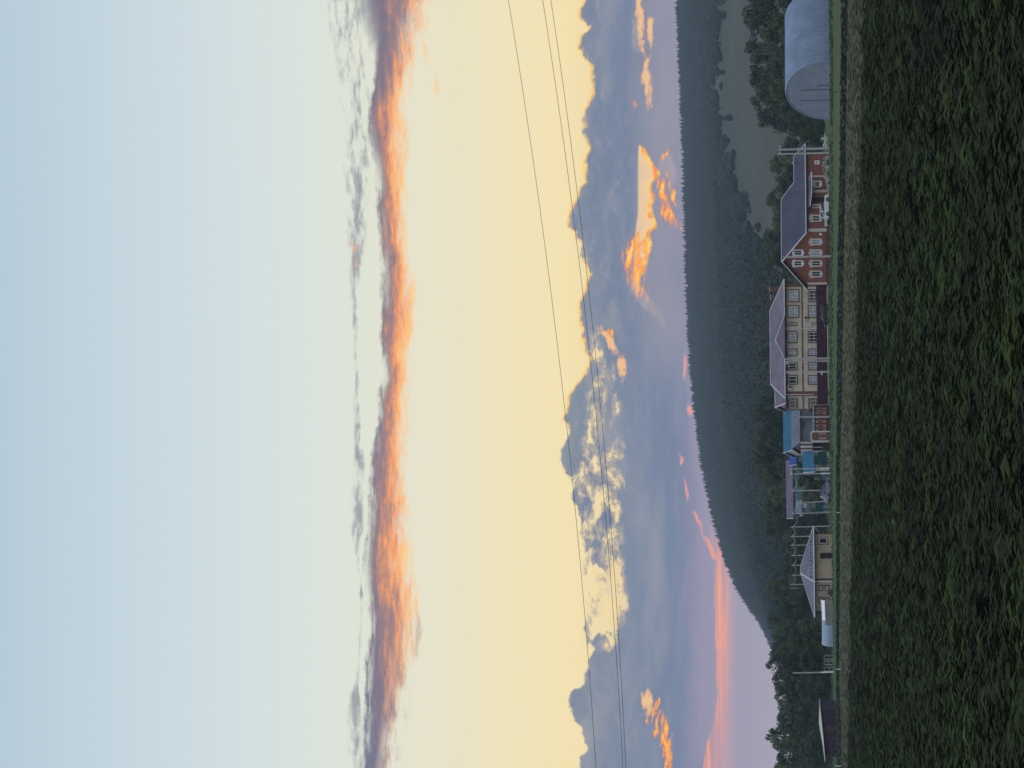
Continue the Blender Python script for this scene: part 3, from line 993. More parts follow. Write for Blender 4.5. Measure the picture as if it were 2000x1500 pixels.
# ------------------------------------------------------------------ materials of the village
M['cream'] = mat('cream render', (0.50, 0.475, 0.395), 0.9, 0.14, 0.6)
M['brown'] = mat('brown brick trim', (0.16, 0.075, 0.05), 0.85, 0.15, 3.0)
M['redbrick'] = bricks('red brick', (0.205, 0.062, 0.041), (0.255, 0.081, 0.051), (0.20, 0.12, 0.10))
M['plinth'] = mat('dark plinth', (0.12, 0.05, 0.045), 0.9, 0.15, 2.0)
M['mauve_roof'] = ribbed('mauve tiled metal roof', (0.150, 0.128, 0.180), 0.35, 0, strength=0.5)
M['slate_roof'] = ribbed('slate blue metal roof', (0.050, 0.051, 0.092), 0.4, 0, strength=0.25)
M['teal_roof'] = ribbed('teal blue sheet roof', (0.012, 0.105, 0.20), 0.3, 0, strength=0.4)
M['royal_roof'] = ribbed('royal blue sheet roof', (0.022, 0.05, 0.26), 0.3, 0, strength=0.4)
M['lav_roof'] = ribbed('lavender sheet roof', (0.130, 0.132, 0.185), 0.3, 0, strength=0.4)
M['plum_roof'] = ribbed('plum sheet roof', (0.115, 0.085, 0.14), 0.3, 0, strength=0.4)
M['grey_blue'] = ribbed('grey blue siding', (0.14, 0.165, 0.22), 0.25, 1, strength=0.5, rough=0.7)
M['cyan_wall'] = mat('pale cyan boards', (0.115, 0.20, 0.225), 0.8, 0.1, 2.0)
M['maroon_sheet'] = ribbed('maroon profiled sheet', (0.055, 0.022, 0.035), 0.2, 0, strength=0.8, rough=0.5)
M['teal_fence'] = ribbed('dark teal fence sheet', (0.018, 0.08, 0.085), 0.2, 0, strength=0.7)
M['fence_brown'] = mat('brown painted fence', (0.10, 0.05, 0.045), 0.8, 0.2, 3.0)
M['fence_panel'] = mat('beige pink fence panel', (0.34, 0.24, 0.21), 0.85, 0.2, 4.0)
M['yellow'] = mat('ochre render', (0.37, 0.315, 0.235), 0.9, 0.12, 0.6)
M['darkbrown'] = mat('dark brown casing', (0.07, 0.04, 0.03), 0.7, 0.2, 3.0)
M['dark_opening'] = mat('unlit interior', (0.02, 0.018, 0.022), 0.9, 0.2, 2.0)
M['beige'] = mat('beige stone trim', (0.52, 0.49, 0.44), 0.85, 0.1, 3.0)
M['hangar_skin'] = ribbed('bare galvanised sheet', (0.185, 0.25, 0.365), 0.45, 0, strength=0.35, metal=0.3, rough=0.5, var=0.08)
M['hangar_end'] = mat('hangar end sheet', (0.23, 0.285, 0.375), 0.5, 0.07, 0.8, metal=0.2)
M['grey_seam'] = mat('dark door seam', (0.06, 0.07, 0.09), 0.7, 0.2, 3.0)
M['tarp'] = mat('pale blue sheeting', (0.26, 0.34, 0.47), 0.5, 0.08, 1.5, metal=0.1)
M['cement'] = mat('grey cement blocks', (0.22, 0.225, 0.22), 0.9, 0.15, 2.5)
M['dark_timber'] = mat('dark violet timber', (0.045, 0.032, 0.055), 0.9, 0.25, 2.0)


def frame_ring(mb, F, r, w, o0, o1):
    """a rectangular ring of four butted bars on the facade"""
    t0, t1, z0, z1 = r
    F.block(mb, t0, t1, o0, o1, z1 - w, z1)
    F.block(mb, t0, t1, o0, o1, z0, z0 + w)
    F.block(mb, t0, t0 + w, o0, o1, z0 + w, z1 - w)
    F.block(mb, t1 - w, t1, o0, o1, z0 + w, z1 - w)


def window(F, px, root, casing, glass='glass_dark', cw=0.16, bars=(0.5,), hbars=(), crown=None, light='white_trim', fw=0.09):
    """casing > pane, sash on a facade; px = photo rectangle x0, y0, x1, y1 of the whole casing"""
    r = F.rect(*px)
    t0, t1, z0, z1 = r
    mb = MB()
    frame_ring(mb, F, r, cw, 0.0, 0.10)
    if crown:
        tm = (t0 + t1) / 2
        h = 0.28 if crown != 'keel' else 0.12
        P = [F.p(t0 - 0.12, 0, z1), F.p(t1 + 0.12, 0, z1), F.p(t1 + 0.12, 0, z1 + 0.12), F.p(tm + 0.2, 0, z1 + 0.12 + h * 0.5), F.p(tm, 0, z1 + 0.12 + h), F.p(tm - 0.2, 0, z1 + 0.12 + h * 0.5), F.p(t0 - 0.12, 0, z1 + 0.12)]
        mb.prism(P, F.n * 0.14)
        P = [F.p(t0 + 0.15, 0, z0), F.p(t1 - 0.15, 0, z0), F.p(t1 - 0.25, 0, z0 - 0.14), F.p(tm + 0.1, 0, z0 - 0.16), F.p(tm, 0, z0 - 0.28), F.p(tm - 0.1, 0, z0 - 0.16), F.p(t0 + 0.25, 0, z0 - 0.14)]
        mb.prism(P, F.n * 0.12)
        F.block(mb, t0 - 0.12, t0, 0, 0.1, z1 - 0.4, z1)
        F.block(mb, t1, t1 + 0.12, 0, 0.1, z1 - 0.4, z1)
    w = mb.build('window', M[casing], root)
    ti0, ti1, zi0, zi1 = t0 + cw, t1 - cw, z0 + cw, z1 - cw
    mb = MB(); F.block(mb, ti0, ti1, 0.005, 0.03, zi0, zi1)
    mb.build('pane', M[glass], w)
    mb = MB()
    frame_ring(mb, F, (ti0, ti1, zi0, zi1), fw, 0.03, 0.07)
    for b in bars:
        tc = ti0 + (ti1 - ti0) * b
        F.block(mb, tc - fw * 0.45, tc + fw * 0.45, 0.03, 0.065, zi0 + fw, zi1 - fw)
    segs = [0.0] + list(bars) + [1.0]
    for h in hbars:
        zc = zi0 + (zi1 - zi0) * h
        for a, b in zip(segs[:-1], segs[1:]):
            F.block(mb, ti0 + (ti1 - ti0) * a + fw, ti0 + (ti1 - ti0) * b - fw, 0.03, 0.062, zc - fw * 0.4, zc + fw * 0.4)
    mb.build('sash', M[light], w)
    return w


def door(F, px, root, m, name='door', o=0.06, handle=True):
    t0, t1, z0, z1 = F.rect(*px)
    mb = MB(); F.block(mb, t0, t1, 0.0, o, z0, z1)
    d = mb.build(name, M[m], root)
    if handle:
        mb = MB(); F.block(mb, t0 + 0.12, t0 + 0.2, o, o + 0.06, z0 + (z1 - z0) * 0.45, z0 + (z1 - z0) * 0.52)
        mb.build('handle', M['steel'], d)
    return d


def bar(pts, r, m, name, parent):
    mb = MB(); mb.path(pts, r, 6)
    return mb.build(name, M[m], parent)


def ac_unit(F, x, y, root):
    t, z = F.tz(x, y)
    mb = MB(); F.block(mb, t - 0.42, t + 0.42, 0.06, 0.40, z - 0.3, z + 0.3)
    a = mb.build('air_conditioner', M['beige'], root)
    mb = MB(); c = F.p(t - 0.08, 0.405, z)
    mb.tube(c, c + F.n * 0.03, 0.24, 0.24, 16)
    mb.build('fan_grille', M['black_metal'], a)


# ------------------------------------------------------------------ the cream two-storey house
def cream_house():
    D = 500.0
    F = Facade(554, D, 180 + 15)
    tw = F.tz(1580, 771)[0]                       # to the left corner
    root = thing('cream_house', 'two storey cream house with brown window casings and a mauve hipped roof', 'house', F.p(tw / 2, -5, 0))
    zt = F.tz(1532.5, 660)[1]                      # eave
    dep = 10.3
    E2 = Facade(771, D, 0)                         # end wall, receding to the left
    E2.o = F.p(tw, 0, 0); E2.d = -F.n; E2.n = F.d
    mb = MB(); F.block(mb, 0, tw, -dep, 0.0, -0.3, zt - 0.05)
    mb.build('wall', M['cream'], root)
    mb = MB()                                      # brown string course, cornice and corner piers
    zb0, zb1 = F.tz(1568.3, 660)[1], F.tz(1565.8, 660)[1]
    F.block(mb, 0.5, tw - 0.62, 0, 0.08, zb0, zb1)
    E2.block(mb, 0.62, dep, 0, 0.08, zb0, zb1)
    F.block(mb, 0, tw, 0, 0.10, zt - 0.4, zt - 0.06)
    E2.block(mb, 0, dep, 0, 0.10, zt - 0.4, zt - 0.06)
    F.block(mb, 0, 0.5, 0, 0.09, 0, zt - 0.4)
    F.block(mb, tw - 0.62, tw, 0, 0.09, 0, zt - 0.4)
    E2.block(mb, 0, 0.62, 0, 0.09, 0, zt - 0.4)
    E2.block(mb, dep - 0.4, dep, 0, 0.09, 0, zt - 0.4)
    mb.build('trim', M['brown'], root)
    up0, up1 = 1538, 1557.5
    for (y0, y1, x1, b, hb, gl) in ((565, 590, 1561, (0.36, 0.66), (0.3,), 'glass_pale'), (596, 621, 1561, (0.36, 0.66), (0.3,), 'glass_pale'),
                                    (647, 670, 1557.5, (0.34, 0.66), (), 'glass_pale'), (681, 695.5, 1557.5, (0.5,), (), 'glass_pale'), (707, 723.5, 1558, (0.5,), (), 'glass_dark'),
                                    (732.7, 751.4, 1558, (0.5,), (), 'glass_dark')):
        window(F, (up0, y0, x1, y1), root, 'brown', gl, 0.2, b, hb)
        gl2 = 'glass_dark' if y0 in (565, 647) else 'glass_pale'
        window(F, (1577.5, y0, 1600, y1), root, 'brown', gl2, 0.2, b if len(b) > 1 else (0.5,), (0.45,))
    window(F, (1538, 630, 1557, 637), root, 'brown', 'glass_dark', 0.16, (), ())
    window(F, (1585, 630, 1600, 634.5), root, 'darkbrown', 'glass_dark', 0.1, (), ())
    for y0 in (777.8, 784.7, 791.6):
        window(E2, (1538.5, y0, 1558.8, y0 + 5.0), root, 'brown', 'glass_dark', 0.35, (), (), fw=0.14)
        window(E2, (1578.5, y0, 1598, y0 + 5.0), root, 'brown', 'glass_dark', 0.35, (), (), fw=0.14)
    # roof: hip over the block, small hipped front gable, gabled bay over the end wall
    ov = 0.75
    ze = zt
    half = dep / 2
    Fm = F.shifted(-half)
    zr = Fm.tz(1504.8, 680)[1]
    er, el = -ov, tw + ov
    r0, r1 = Fm.tz(1504.8, 607)[0], Fm.tz(1504.8, 750)[0]
    P = F.p
    fr = [P(er, ov, ze), P(el, ov, ze), P(r1, -half, zr), P(r0, -half, zr)]
    mb = MB()
    mb.slab(fr, 0.14)
    mb.slab([P(el, -dep - ov, ze), P(er, -dep - ov, ze), P(r0, -half, zr), P(r1, -half, zr)], 0.14)
    mb.slab([P(er, -dep - ov, ze), P(er, ov, ze), P(r0, -half, zr)], 0.14)
    mb.slab([P(el, ov, ze), P(el, -dep - ov, ze), P(r1, -half, zr)], 0.14)
    roof = mb.build('roof', M['mauve_roof'], root)
    slope = (zr - ze) / (half + ov)
    t_a, t_b = F.tz(1530, 620)[0], F.tz(1530, 703.5)[0]
    tp = (t_a + t_b) / 2 + 0.2
    zp = F.tz(1514.5, 666)[1]
    pk_off = ov - (zp - ze) / slope                # where the small ridge meets the big slope
    fo = ov + 0.35
    pf = P(tp, fo - 1.1, zp)
    pm = P(tp, pk_off - 0.02, zp + 0.02)
    mb = MB()
    lift = 0.03
    A_, B_ = P(t_a, fo, ze + lift), P(t_b, fo, ze + lift)
    mb.slab([A_, B_, pf], 0.1)
    mb.slab([A_, pf, pm, P(t_a + 0.01, ov - 0.1, ze + lift + 0.1)], 0.1)
    mb.slab([pf, B_, P(t_b - 0.01, ov - 0.1, ze + lift + 0.1), pm], 0.1)
    mb.build('porch_roof', M['mauve_roof'], roof)
    # bay over the end wall
    zb = F.tz(1513.0, 780)[1]
    bw = 3.4
    c0 = E2.p(half + 0.1, 0.9, zb)
    c1 = E2.p(half + 0.1, -3.6, zb)
    zlo = ze - 0.05
    mb = MB()
    mb.slab([E2.p(half + 0.1 - bw, 0.9, zlo), c0, c1, E2.p(half + 0.1 - bw, -0.6, zlo)], 0.14)
    mb.slab([c0, E2.p(half + 0.1 + bw, 0.9, zlo), E2.p(half + 0.1 + bw, -0.6, zlo), c1], 0.14)
    mb.build('bay_roof', M['mauve_roof'], roof)
    mb = MB()
    mb.prism([E2.p(half + 0.1 - bw + 0.3, 0.4, zlo - 0.02), E2.p(half + 0.1 + bw - 0.3, 0.4, zlo - 0.02), E2.p(half + 0.1, 0.4, zb - 0.32)], E2.n * -0.2)
    mb.build('gable_board', M['cream'], roof)
    # pale edge strips
    mb = MB()
    mb.path([P(er, ov + 0.03, ze - 0.02), P(el, ov + 0.03, ze - 0.02)], 0.075)
    mb.path([P(er, ov, ze), P(r0, -half, zr + 0.05)], 0.07)
    mb.path([P(el, ov, ze + 0.03), P(r1, -half, zr + 0.06)], 0.085)
    mb.path([P(r0, -half, zr + 0.05), P(r1, -half, zr + 0.05)], 0.055)
    mb.path([A_, pf], 0.07); mb.path([B_, pf], 0.05); mb.path([pf, pm], 0.05)
    q0, q1 = E2.p(half + 0.1 - bw, 0.93, zlo - 0.05), E2.p(half + 0.1 + bw, 0.93, zlo - 0.05)
    mb.path([q0, c0 + E2.n * 0.03, q1], 0.08)
    mb.path([c0, c1], 0.06)
    mb.build('edge_strip', M['white_trim'], roof)
    for (x0, x1, y0, y1) in ((1502.3, 1522, 562, 566.8), (1504, 1519, 577, 581)):
        t0, t1, z0, z1 = Fm.rect(x0, y0, x1, y1)
        mb = MB(); F.block(mb, t0 - 0.05, t1 + 0.05, -half - 0.6, -half + 0.1, z0 - 1.0, z1 - 0.12)
        ch = mb.build('chimney', M['brown'], root)
        mb = MB(); F.block(mb, t0 - 0.13, t1 + 0.13, -half - 0.68, -half + 0.18, z1 - 0.12, z1)
        mb.build('chimney_cap', M['beige'], ch)
    ac_unit(F, 1574, 622.5, root)
    ac_unit(F, 1543.5, 757.5, root)
    for y, x0, x1 in ((642.5, 1535, 1595), (771.2, 1535, 1590)):
        t, _ = F.tz(1560, y)
        za, zb2 = F.tz(x0, y)[1], F.tz(x1, y)[1]
        bar([F.p(t, 0.5, za), F.p(t, 0.17, za - 0.4), F.p(t, 0.17, zb2)], 0.06, 'white_trim', 'drainpipe', root)
    return F


cream_house()


# ------------------------------------------------------------------ the red brick house
def red_house():
    D = 445.0
    FL = Facade(453, D, 45)                 # long front, receding to the right
    FG = Facade(453, D, 135)                # gable front, receding to the left
    FG.o = FL.o.copy()
    wg = FG.tz(1600, 556)[0]
    lt = FL.tz(1600, 300)[0]
    root = thing('red_brick_house', 'red brick house with a steep slate blue gable roof and white window crowns', 'house', FL.o + FL.d * 6 + FG.d * 5)
    za = FG.tz(1526.8, 508)[1]
    z_edge = FL.shifted(0.55).tz(1574.4, 440)[1]
    ze = z_edge + (za - z_edge) * 0.55 / (wg / 2 + 0.55)
    tm = wg / 2
    za_t = FG.tz(1560, 509)[0]
    mb = MB()
    FL.block(mb, 0, lt, -wg, 0, -0.3, ze)
    # gable triangle on the front wall
    mb.prism([FG.p(0.02, 0, ze), FG.p(wg - 0.02, 0, ze), FG.p(tm, 0, za - 0.15)], FG.n * -0.5)
    mb.build('wall', M['redbrick'], root)
    mb = MB()
    FL.block(mb, 0.0, lt, 0.0, 0.06, -0.3, FL.tz(1612, 430)[1])
    FG.block(mb, 0.0, wg, 0.0, 0.06, -0.3, FG.tz(1612.5, 500)[1])
    mb.build('plinth', M['plinth'], root)
    # main roof
    ov = 0.55
    k = (za - ze) / tm
    lm = FL.tz(1525.5, 389)[0]
    # account for the ridge standing back by half the gable width
    Fr = FL.shifted(-tm)
    t_r1 = Fr.tz(1525.5, 389)[0]
    P = FL.p
    zo = ze - ov * k
    f_ = -0.55                                # verge overhang beyond the gable wall
    mb = MB()
    o_low = -tm * 0.6
    for _ in range(8):                        # the lower ridge lies on the same slope
        Fl = FL.shifted(o_low)
        zlow = Fl.tz(1551.0, 335)[1]
        frac = (zlow - zo) / (za - zo)
        o_low = ov + (-tm - ov) * frac
    t_l1, t_l2 = Fl.tz(1551, 356)[0], Fl.tz(1551, 306)[0]
    t_hip = FL.shifted(ov).tz(1574, 281)[0]
    front = [P(f_, ov, zo), P(t_hip, ov, zo), P(t_l2, o_low, zlow), P(t_l1, o_low, zlow), P(t_r1, -tm, za), P(f_, -tm, za)]
    mb.slab(front, 0.16)
    o_b = -wg - ov
    o_lb = o_b + (-tm - o_b) * frac
    backp = [P(f_, o_b, zo), P(f_, -tm, za), P(t_r1, -tm, za), P(t_l1, o_lb, zlow), P(t_l2, o_lb, zlow), P(t_hip, o_b, zo)]
    mb.slab(backp, 0.16)
    mb.slab([P(t_l1, o_low, zlow), P(t_l1, o_lb, zlow), P(t_r1, -tm, za)], 0.14)
    mb.slab([P(t_l1, o_low, zlow), P(t_l2, o_low, zlow), P(t_l2, o_lb, zlow), P(t_l1, o_lb, zlow)], 0.14)
    mb.slab([P(t_hip, ov, zo), P(t_hip, o_b, zo), P(t_l2, o_lb, zlow), P(t_l2, o_low, zlow)], 0.14)
    roof = mb.build('roof', M['slate_roof'], root)
    mb = MB()
    mb.path([P(f_ - 0.03, ov, zo), P(t_hip, ov + 0.04, zo)], 0.075)
    mb.path([P(f_ - 0.05, ov, zo - 0.08), P(f_ - 0.05, -tm, za - 0.05), P(f_ - 0.05, o_b, zo - 0.08)], 0.085)
    mb.path([P(f_, -tm, za + 0.04), P(t_r1, -tm, za + 0.04), P(t_l1, o_low, zlow + 0.04), P(t_l2, o_low, zlow + 0.04), P(t_hip, ov, zo + 0.04)], 0.05)
    mb.build('edge_strip', M['white_trim'], roof)
    Fq = FL.shifted(o_low * 0.5)
    t, z = Fq.tz(1561.5, 318)
    mb = MB(); mb.tube(Fq.p(t, 0, z - 0.4), Fq.p(t, 0, z + 1.0), 0.08, 0.08, 8)
    pp = mb.build('flue', M['black_metal'], roof)
    mb = MB(); mb.tube(Fq.p(t, 0, z + 1.0), Fq.p(t, 0, z + 1.22), 0.18, 0.1, 8)
    mb.build('flue_cap', M['steel'], pp)
    # windows of the gable front
    for y0, y1, gl in ((465.5, 478, 'glass_pale'), (486.5, 499.5, 'glass_pale'), (507.5, 520, 'glass_dark'), (528, 541, 'glass_dark')):
        window(FG, (1583.5, y0, 1604.5, y1), root, 'beige', gl, 0.13, (0.5,), (), crown='peak', light='white_paint')
    for y0, y1 in ((487, 499), (508, 520)):
        window(FG, (1549.5, y0, 1568, y1), root, 'white_paint', 'glass_dark', 0.13, (0.5,), (), crown='keel', light='white_paint', fw=0.07)
    # windows of the long front
    window(FL, (1583.5, 420, 1604, 433.5), root, 'beige', 'glass_dark', 0.2, (0.5,), (), crown='peak', light='white_paint')
    window(FL, (1584, 399.5, 1603.5, 407), root, 'beige', 'glass_dark', 0.22, (), (), light='white_paint')
    window(FL, (1589, 354, 1603.5, 366), root, 'white_paint', 'glass_dark', 0.16, (0.5,), (), crown='peak', light='white_paint')
    window(FL, (1591, 314, 1600.5, 321.5), root, 'white_paint', 'glass_dark', 0.14, (0.5,), (), light='white_paint')
    door(FL, (1589, 386.5, 1616, 395.5), root, 'dark_opening')
    for y, w, x0, x1 in ((345, 1.6, 1587, 1611.5), (374, 2.6, 1587.5, 1614), (450, 2.8, 1578, 1615)):
        t0, t1, z0, z1 = FL.rect(x0, y - w, x1, y + w)
        mb = MB(); FL.block(mb, t0, t1, 0, 0.1, z0, z1)
        mb.build('pilaster', M['beige'], root)
    t0, t1, z0, z1 = FG.rect(1577, 551, 1615, 555)
    mb = MB(); FG.block(mb, t0, t1, 0, 0.1, z0, z1)
    mb.build('pilaster', M['beige'], root)
    # porch canopy
    Fc = FL.shifted(1.4)
    t0, z = Fc.tz(1585.5, 374); t1 = Fc.tz(1585.5, 337)[0]; t2, z2 = FL.shifted(0.8).tz(1581, 403)
    mb = MB()
    mb.slab([FL.p(t0, 1.5, z), FL.p(t1, 1.5, z), FL.p(t1 - 0.3, 0.02, z + 0.55), FL.p(t0 + 0.2, 0.02, z + 0.75)], 0.1)
    mb.slab([FL.p(t2, 0.9, z2 - 0.1), FL.p(t0, 1.5, z), FL.p(t0 + 0.2, 0.02, z + 0.75), FL.p(t2 + 0.2, 0.02, z2 + 0.3)], 0.1)
    cn = mb.build('porch_canopy', M['lav_roof'], root)
    mb = MB()
    mb.path([FL.p(t2, 0.92, z2 - 0.12), FL.p(t0, 1.53, z - 0.03), FL.p(t1, 1.53, z - 0.03), FL.p(t1 - 0.3, 0.05, z + 0.52)], 0.055)
    mb.build('edge_strip', M['white_paint'], cn)
    t, z = FG.tz(1602.5, 456.5)
    mb = MB(); FG.block(mb, t - 0.16, t + 0.16, 0.0, 0.18, z - 0.22, z + 0.22)
    mb.build('meter_box', M['white_trim'], root)


red_house()


# ------------------------------------------------------------------ the yellow bungalow
def yellow_house():
    D = 462.0
    FR = Facade(1134, D, 40, 1624)
    FB = Facade(1134, D, 130, 1624); FB.o = FR.o.copy()
    lf = FR.tz(1600, 1040)[0]; ll = FB.tz(1600, 1193)[0]
    root = thing('ochre_bungalow', 'low ochre bungalow with a grey blue hipped roof and snow guards', 'house', FR.o + FR.d * lf / 2 + FB.d * ll / 2)
    ze = FR.tz(1590.5, 1134)[1]
    mb = MB(); FR.block(mb, 0, lf, -ll, 0, -0.3, ze - 0.03)
    mb.build('wall', M['yellow'], root)
    ov = 0.75
    P = FR.p
    Fm = FR.shifted(-ll / 2)
    ta, zp = Fm.tz(1564.7, 1120)
    tb = Fm.tz(1564.7, 1106)[0]
    A_, B_, Cc, Dd = P(-ov, ov, ze), P(lf + ov, ov, ze), P(lf + ov, -ll - ov, ze), P(-ov, -ll - ov, ze)
    r0, r1 = P(ta, -ll / 2, zp), P(tb, -ll / 2, zp)
    mb = MB()
    mb.slab([A_, B_, r1, r0], 0.14); mb.slab([Dd, A_, r0], 0.14); mb.slab([B_, Cc, r1], 0.14); mb.slab([Cc, Dd, r0, r1], 0.14)
    roof = mb.build('roof', M['lav_roof'], root)
    mb = MB()
    up = Vector((0, 0, 0.06))
    mb.path([Dd, A_, B_, Cc], 0.085)
    mb.path([A_ + up, r0 + up], 0.09); mb.path([B_ + up, r1 + up], 0.05); mb.path([Dd + up, r0 + up], 0.045); mb.path([r0 + up, r1 + up], 0.05)
    mb.build('edge_strip', M['white_trim'], roof)
    for i in range(10):
        mb = MB()
        s = 0.22
        f = (i + 0.8) / 11.5
        a, b = A_.lerp(r0, s), B_.lerp(r1, s)
        c = a.lerp(b, f) + Vector((0, 0, 0.03))
        FR.block(mb, *(lambda t: (t - 0.08, t + 0.08))((c - FR.o).dot(FR.d)), (c - FR.o).dot(FR.n) - 0.02, (c - FR.o).dot(FR.n) + 0.12, c.z - 0.02, c.z + 0.14)
        mb.build('snow_guard', M['black_metal'], roof)
    window(FR, (1597.5, 1049.5, 1617.5, 1063.5), root, 'darkbrown', 'glass_dark', 0.14, (), (), fw=0.13)
    door(FR, (1601.5, 1080, 1625, 1091), root, 'dark_opening')
    window(FB, (1599, 1142.5, 1619.5, 1153.5), root, 'darkbrown', 'glass_dark', 0.2, (0.5,), (), fw=0.12)
    window(FB, (1599, 1167, 1619.5, 1178), root, 'darkbrown', 'glass_dark', 0.2, (0.5,), (), fw=0.12)
    mb = MB()
    FR.block(mb, 0.0, 0.4, 0.0, 0.06, 0, ze - 0.05)
    mb.build('quoin', M['darkbrown'], root)
    mb = MB()
    for i in range(0, 9, 1):
        FR.block(mb, lf - 0.22 - (0.16 if i % 2 else 0), lf, 0.0, 0.05, i * 0.32, i * 0.32 + 0.321)
    mb.build('quoin', M['darkbrown'], root)
    bar([P(-ov, ov, ze - 0.1), P(-0.25, 0.2, ze - 0.6), P(-0.25, 0.2, 0)], 0.07, 'white_trim', 'drainpipe', root)
    bar([P(lf + ov, ov, ze - 0.1), P(lf + 0.1, 0.1, ze - 0.8)], 0.06, 'white_trim', 'drainpipe', root)
    t, z = FR.tz(1599.5, 1069)
    mb = MB(); FR.block(mb, t - 0.12, t + 0.12, 0, 0.2, z - 0.1, z + 0.25)
    mb.build('wall_lamp', M['steel'], root)


yellow_house()


# ------------------------------------------------------------------ the arched hangar
def hangar():
    D = 395.0
    FE = Facade(119, D, 135, 1623)             # gable, receding to the left
    FS = Facade(119, D, 45, 1623); FS.o = FE.o.copy()
    w = FE.tz(1600, 233)[0]
    top = FE.tz(1535.3, 171)[1]
    Fm = FS.shifted(-w / 2)
    L = 17.0
    root = thing('arched_hangar', 'big arched hangar of bare galvanised sheet with tall doors in its end', 'hangar', FE.o + FE.d * w / 2 + FS.d * L / 2)
    n = 26
    prof = []
    for i in range(n + 1):
        a = math.pi * i / n
        x = math.cos(a); z = math.sin(a)
        e = 1.0
        prof.append((w / 2 - w / 2 * math.copysign(abs(x) ** e, x), top * abs(z) ** 0.96))
    ribs = 17
    mb = MB()
    for j in range(ribs):
        s0, s1 = L * j / ribs, L * (j + 1) / ribs
        sm_ = (s0 + s1) / 2
        for (a, b, da, db) in ((s0, sm_, 0.0, 0.14), (sm_, s1, 0.14, 0.0)):
            for i in range(n):
                (u0, z0), (u1, z1) = prof[i], prof[i + 1]
                def q(u, z, s, dd):
                    k = 1 + dd / (w / 2)
                    return FE.p(w / 2 + (u - w / 2) * k, -s, z * k)
                mb.face([q(u0, z0, a, da), q(u0, z0, b, db), q(u1, z1, b, db), q(u1, z1, a, da)], smooth=True)
    sk = mb.build('skin', M['hangar_skin'], root)
    mb = MB()
    mb.prism([FE.p(u, -0.12, z * 0.995) for u, z in prof], FE.n * 0.1)
    mb.build('end_wall', M['hangar_end'], root)
    mb = MB()
    mb.prism([FE.p(u, -L + 0.02, z * 0.995) for u, z in prof], FE.n * 0.1)
    mb.build('end_wall', M['hangar_end'], root)
    mb = MB()
    mb.path([FE.p(u, 0.0, z) for u, z in prof], 0.09)
    mb.build('rim', M['hangar_end'], root)
    for r in ((1565, 176, 1624, 185.4), (1565, 185.8, 1624, 195)):
        t0, t1, z0, z1 = FE.rect(*r)
        mb = MB(); FE.block(mb, t0, t1, -0.015, 0.04, 0.05, z1)
        mb.build('door_leaf', M['hangar_end'], root)
    t0, t1, z0, z1 = FE.rect(1565, 175.6, 1624, 195.4)
    mb = MB()
    for t, r_, zz in ((t0, 0.02, z1), (t1, 0.05, z1)):
        FE.block(mb, t - r_, t + r_, -0.01, 0.06, 0, zz)
    FE.block(mb, t0, t1, -0.01, 0.05, z1, z1 + 0.05)
    mb.build('door_frame', M['grey_seam'], root)
    t0, t1, z0, z1 = FE.rect(1596, 166.5, 1624, 175)
    mb = MB(); FE.block(mb, t0 + 0.06, t1 - 0.06, -0.015, 0.03, 0.05, z1 - 0.06)
    d = mb.build('door', M['hangar_end'], root)
    mb = MB(); frame_ring(mb, FE, (t0, t1, 0, z1), 0.05, -0.01, 0.05)
    mb.build('frame', M['grey_seam'], d)


hangar()


# ------------------------------------------------------------------ smaller houses behind the fences
def small_house(name, label, D, y0, y1, xe, xr, wall, roof_m, depth=7.0, a=0.0, end=None, trim='white_trim', end_m=None, x_base=1617):
    """A gabled house with its long side to the camera: y0 (right) .. y1 (left), eave xe, ridge xr."""
    F = Facade(y1, D, a)                      # runs to the right from the left corner
    tl = F.tz(xe, y0)[0]
    ze = F.tz(xe, (y0 + y1) / 2)[1]
    Fm = F.shifted(-depth / 2)
    zr = Fm.tz(xr, (y0 + y1) / 2)[1]
    root = thing(name, label, 'house', F.p(tl / 2, -depth / 2, 0))
    mb = MB(); F.block(mb, 0, tl, -depth, 0, -0.3, ze - 0.02)
    mb.build('wall', M[wall], root)
    for t in (0.0, tl - 0.25):
        mb = MB()
        mb.prism([F.p(t, 0, ze), F.p(t, -depth, ze), F.p(t, -depth / 2, zr - 0.18)], F.d * 0.25)
        mb.build('gable', M[end_m or wall], root)
    ov = 0.45
    k = (zr - ze) / (depth / 2)
    P = F.p
    mb = MB()
    mb.slab([P(-0.4, ov, ze - ov * k), P(tl + 0.4, ov, ze - ov * k), P(tl + 0.4, -depth / 2, zr), P(-0.4, -depth / 2, zr)], 0.1)
    mb.slab([P(-0.4, -depth - ov, ze - ov * k), P(-0.4, -depth / 2, zr), P(tl + 0.4, -depth / 2, zr), P(tl + 0.4, -depth - ov, ze - ov * k)], 0.1)
    roof = mb.build('roof', M[roof_m], root)
    mb = MB()
    mb.path([P(-0.42, ov, ze - ov * k - 0.05), P(-0.42, -depth / 2, zr - 0.05), P(-0.42, -depth - ov, ze - ov * k - 0.05)], 0.06)
    mb.build('bargeboard', M[trim], roof)
    return F, root, ze, zr


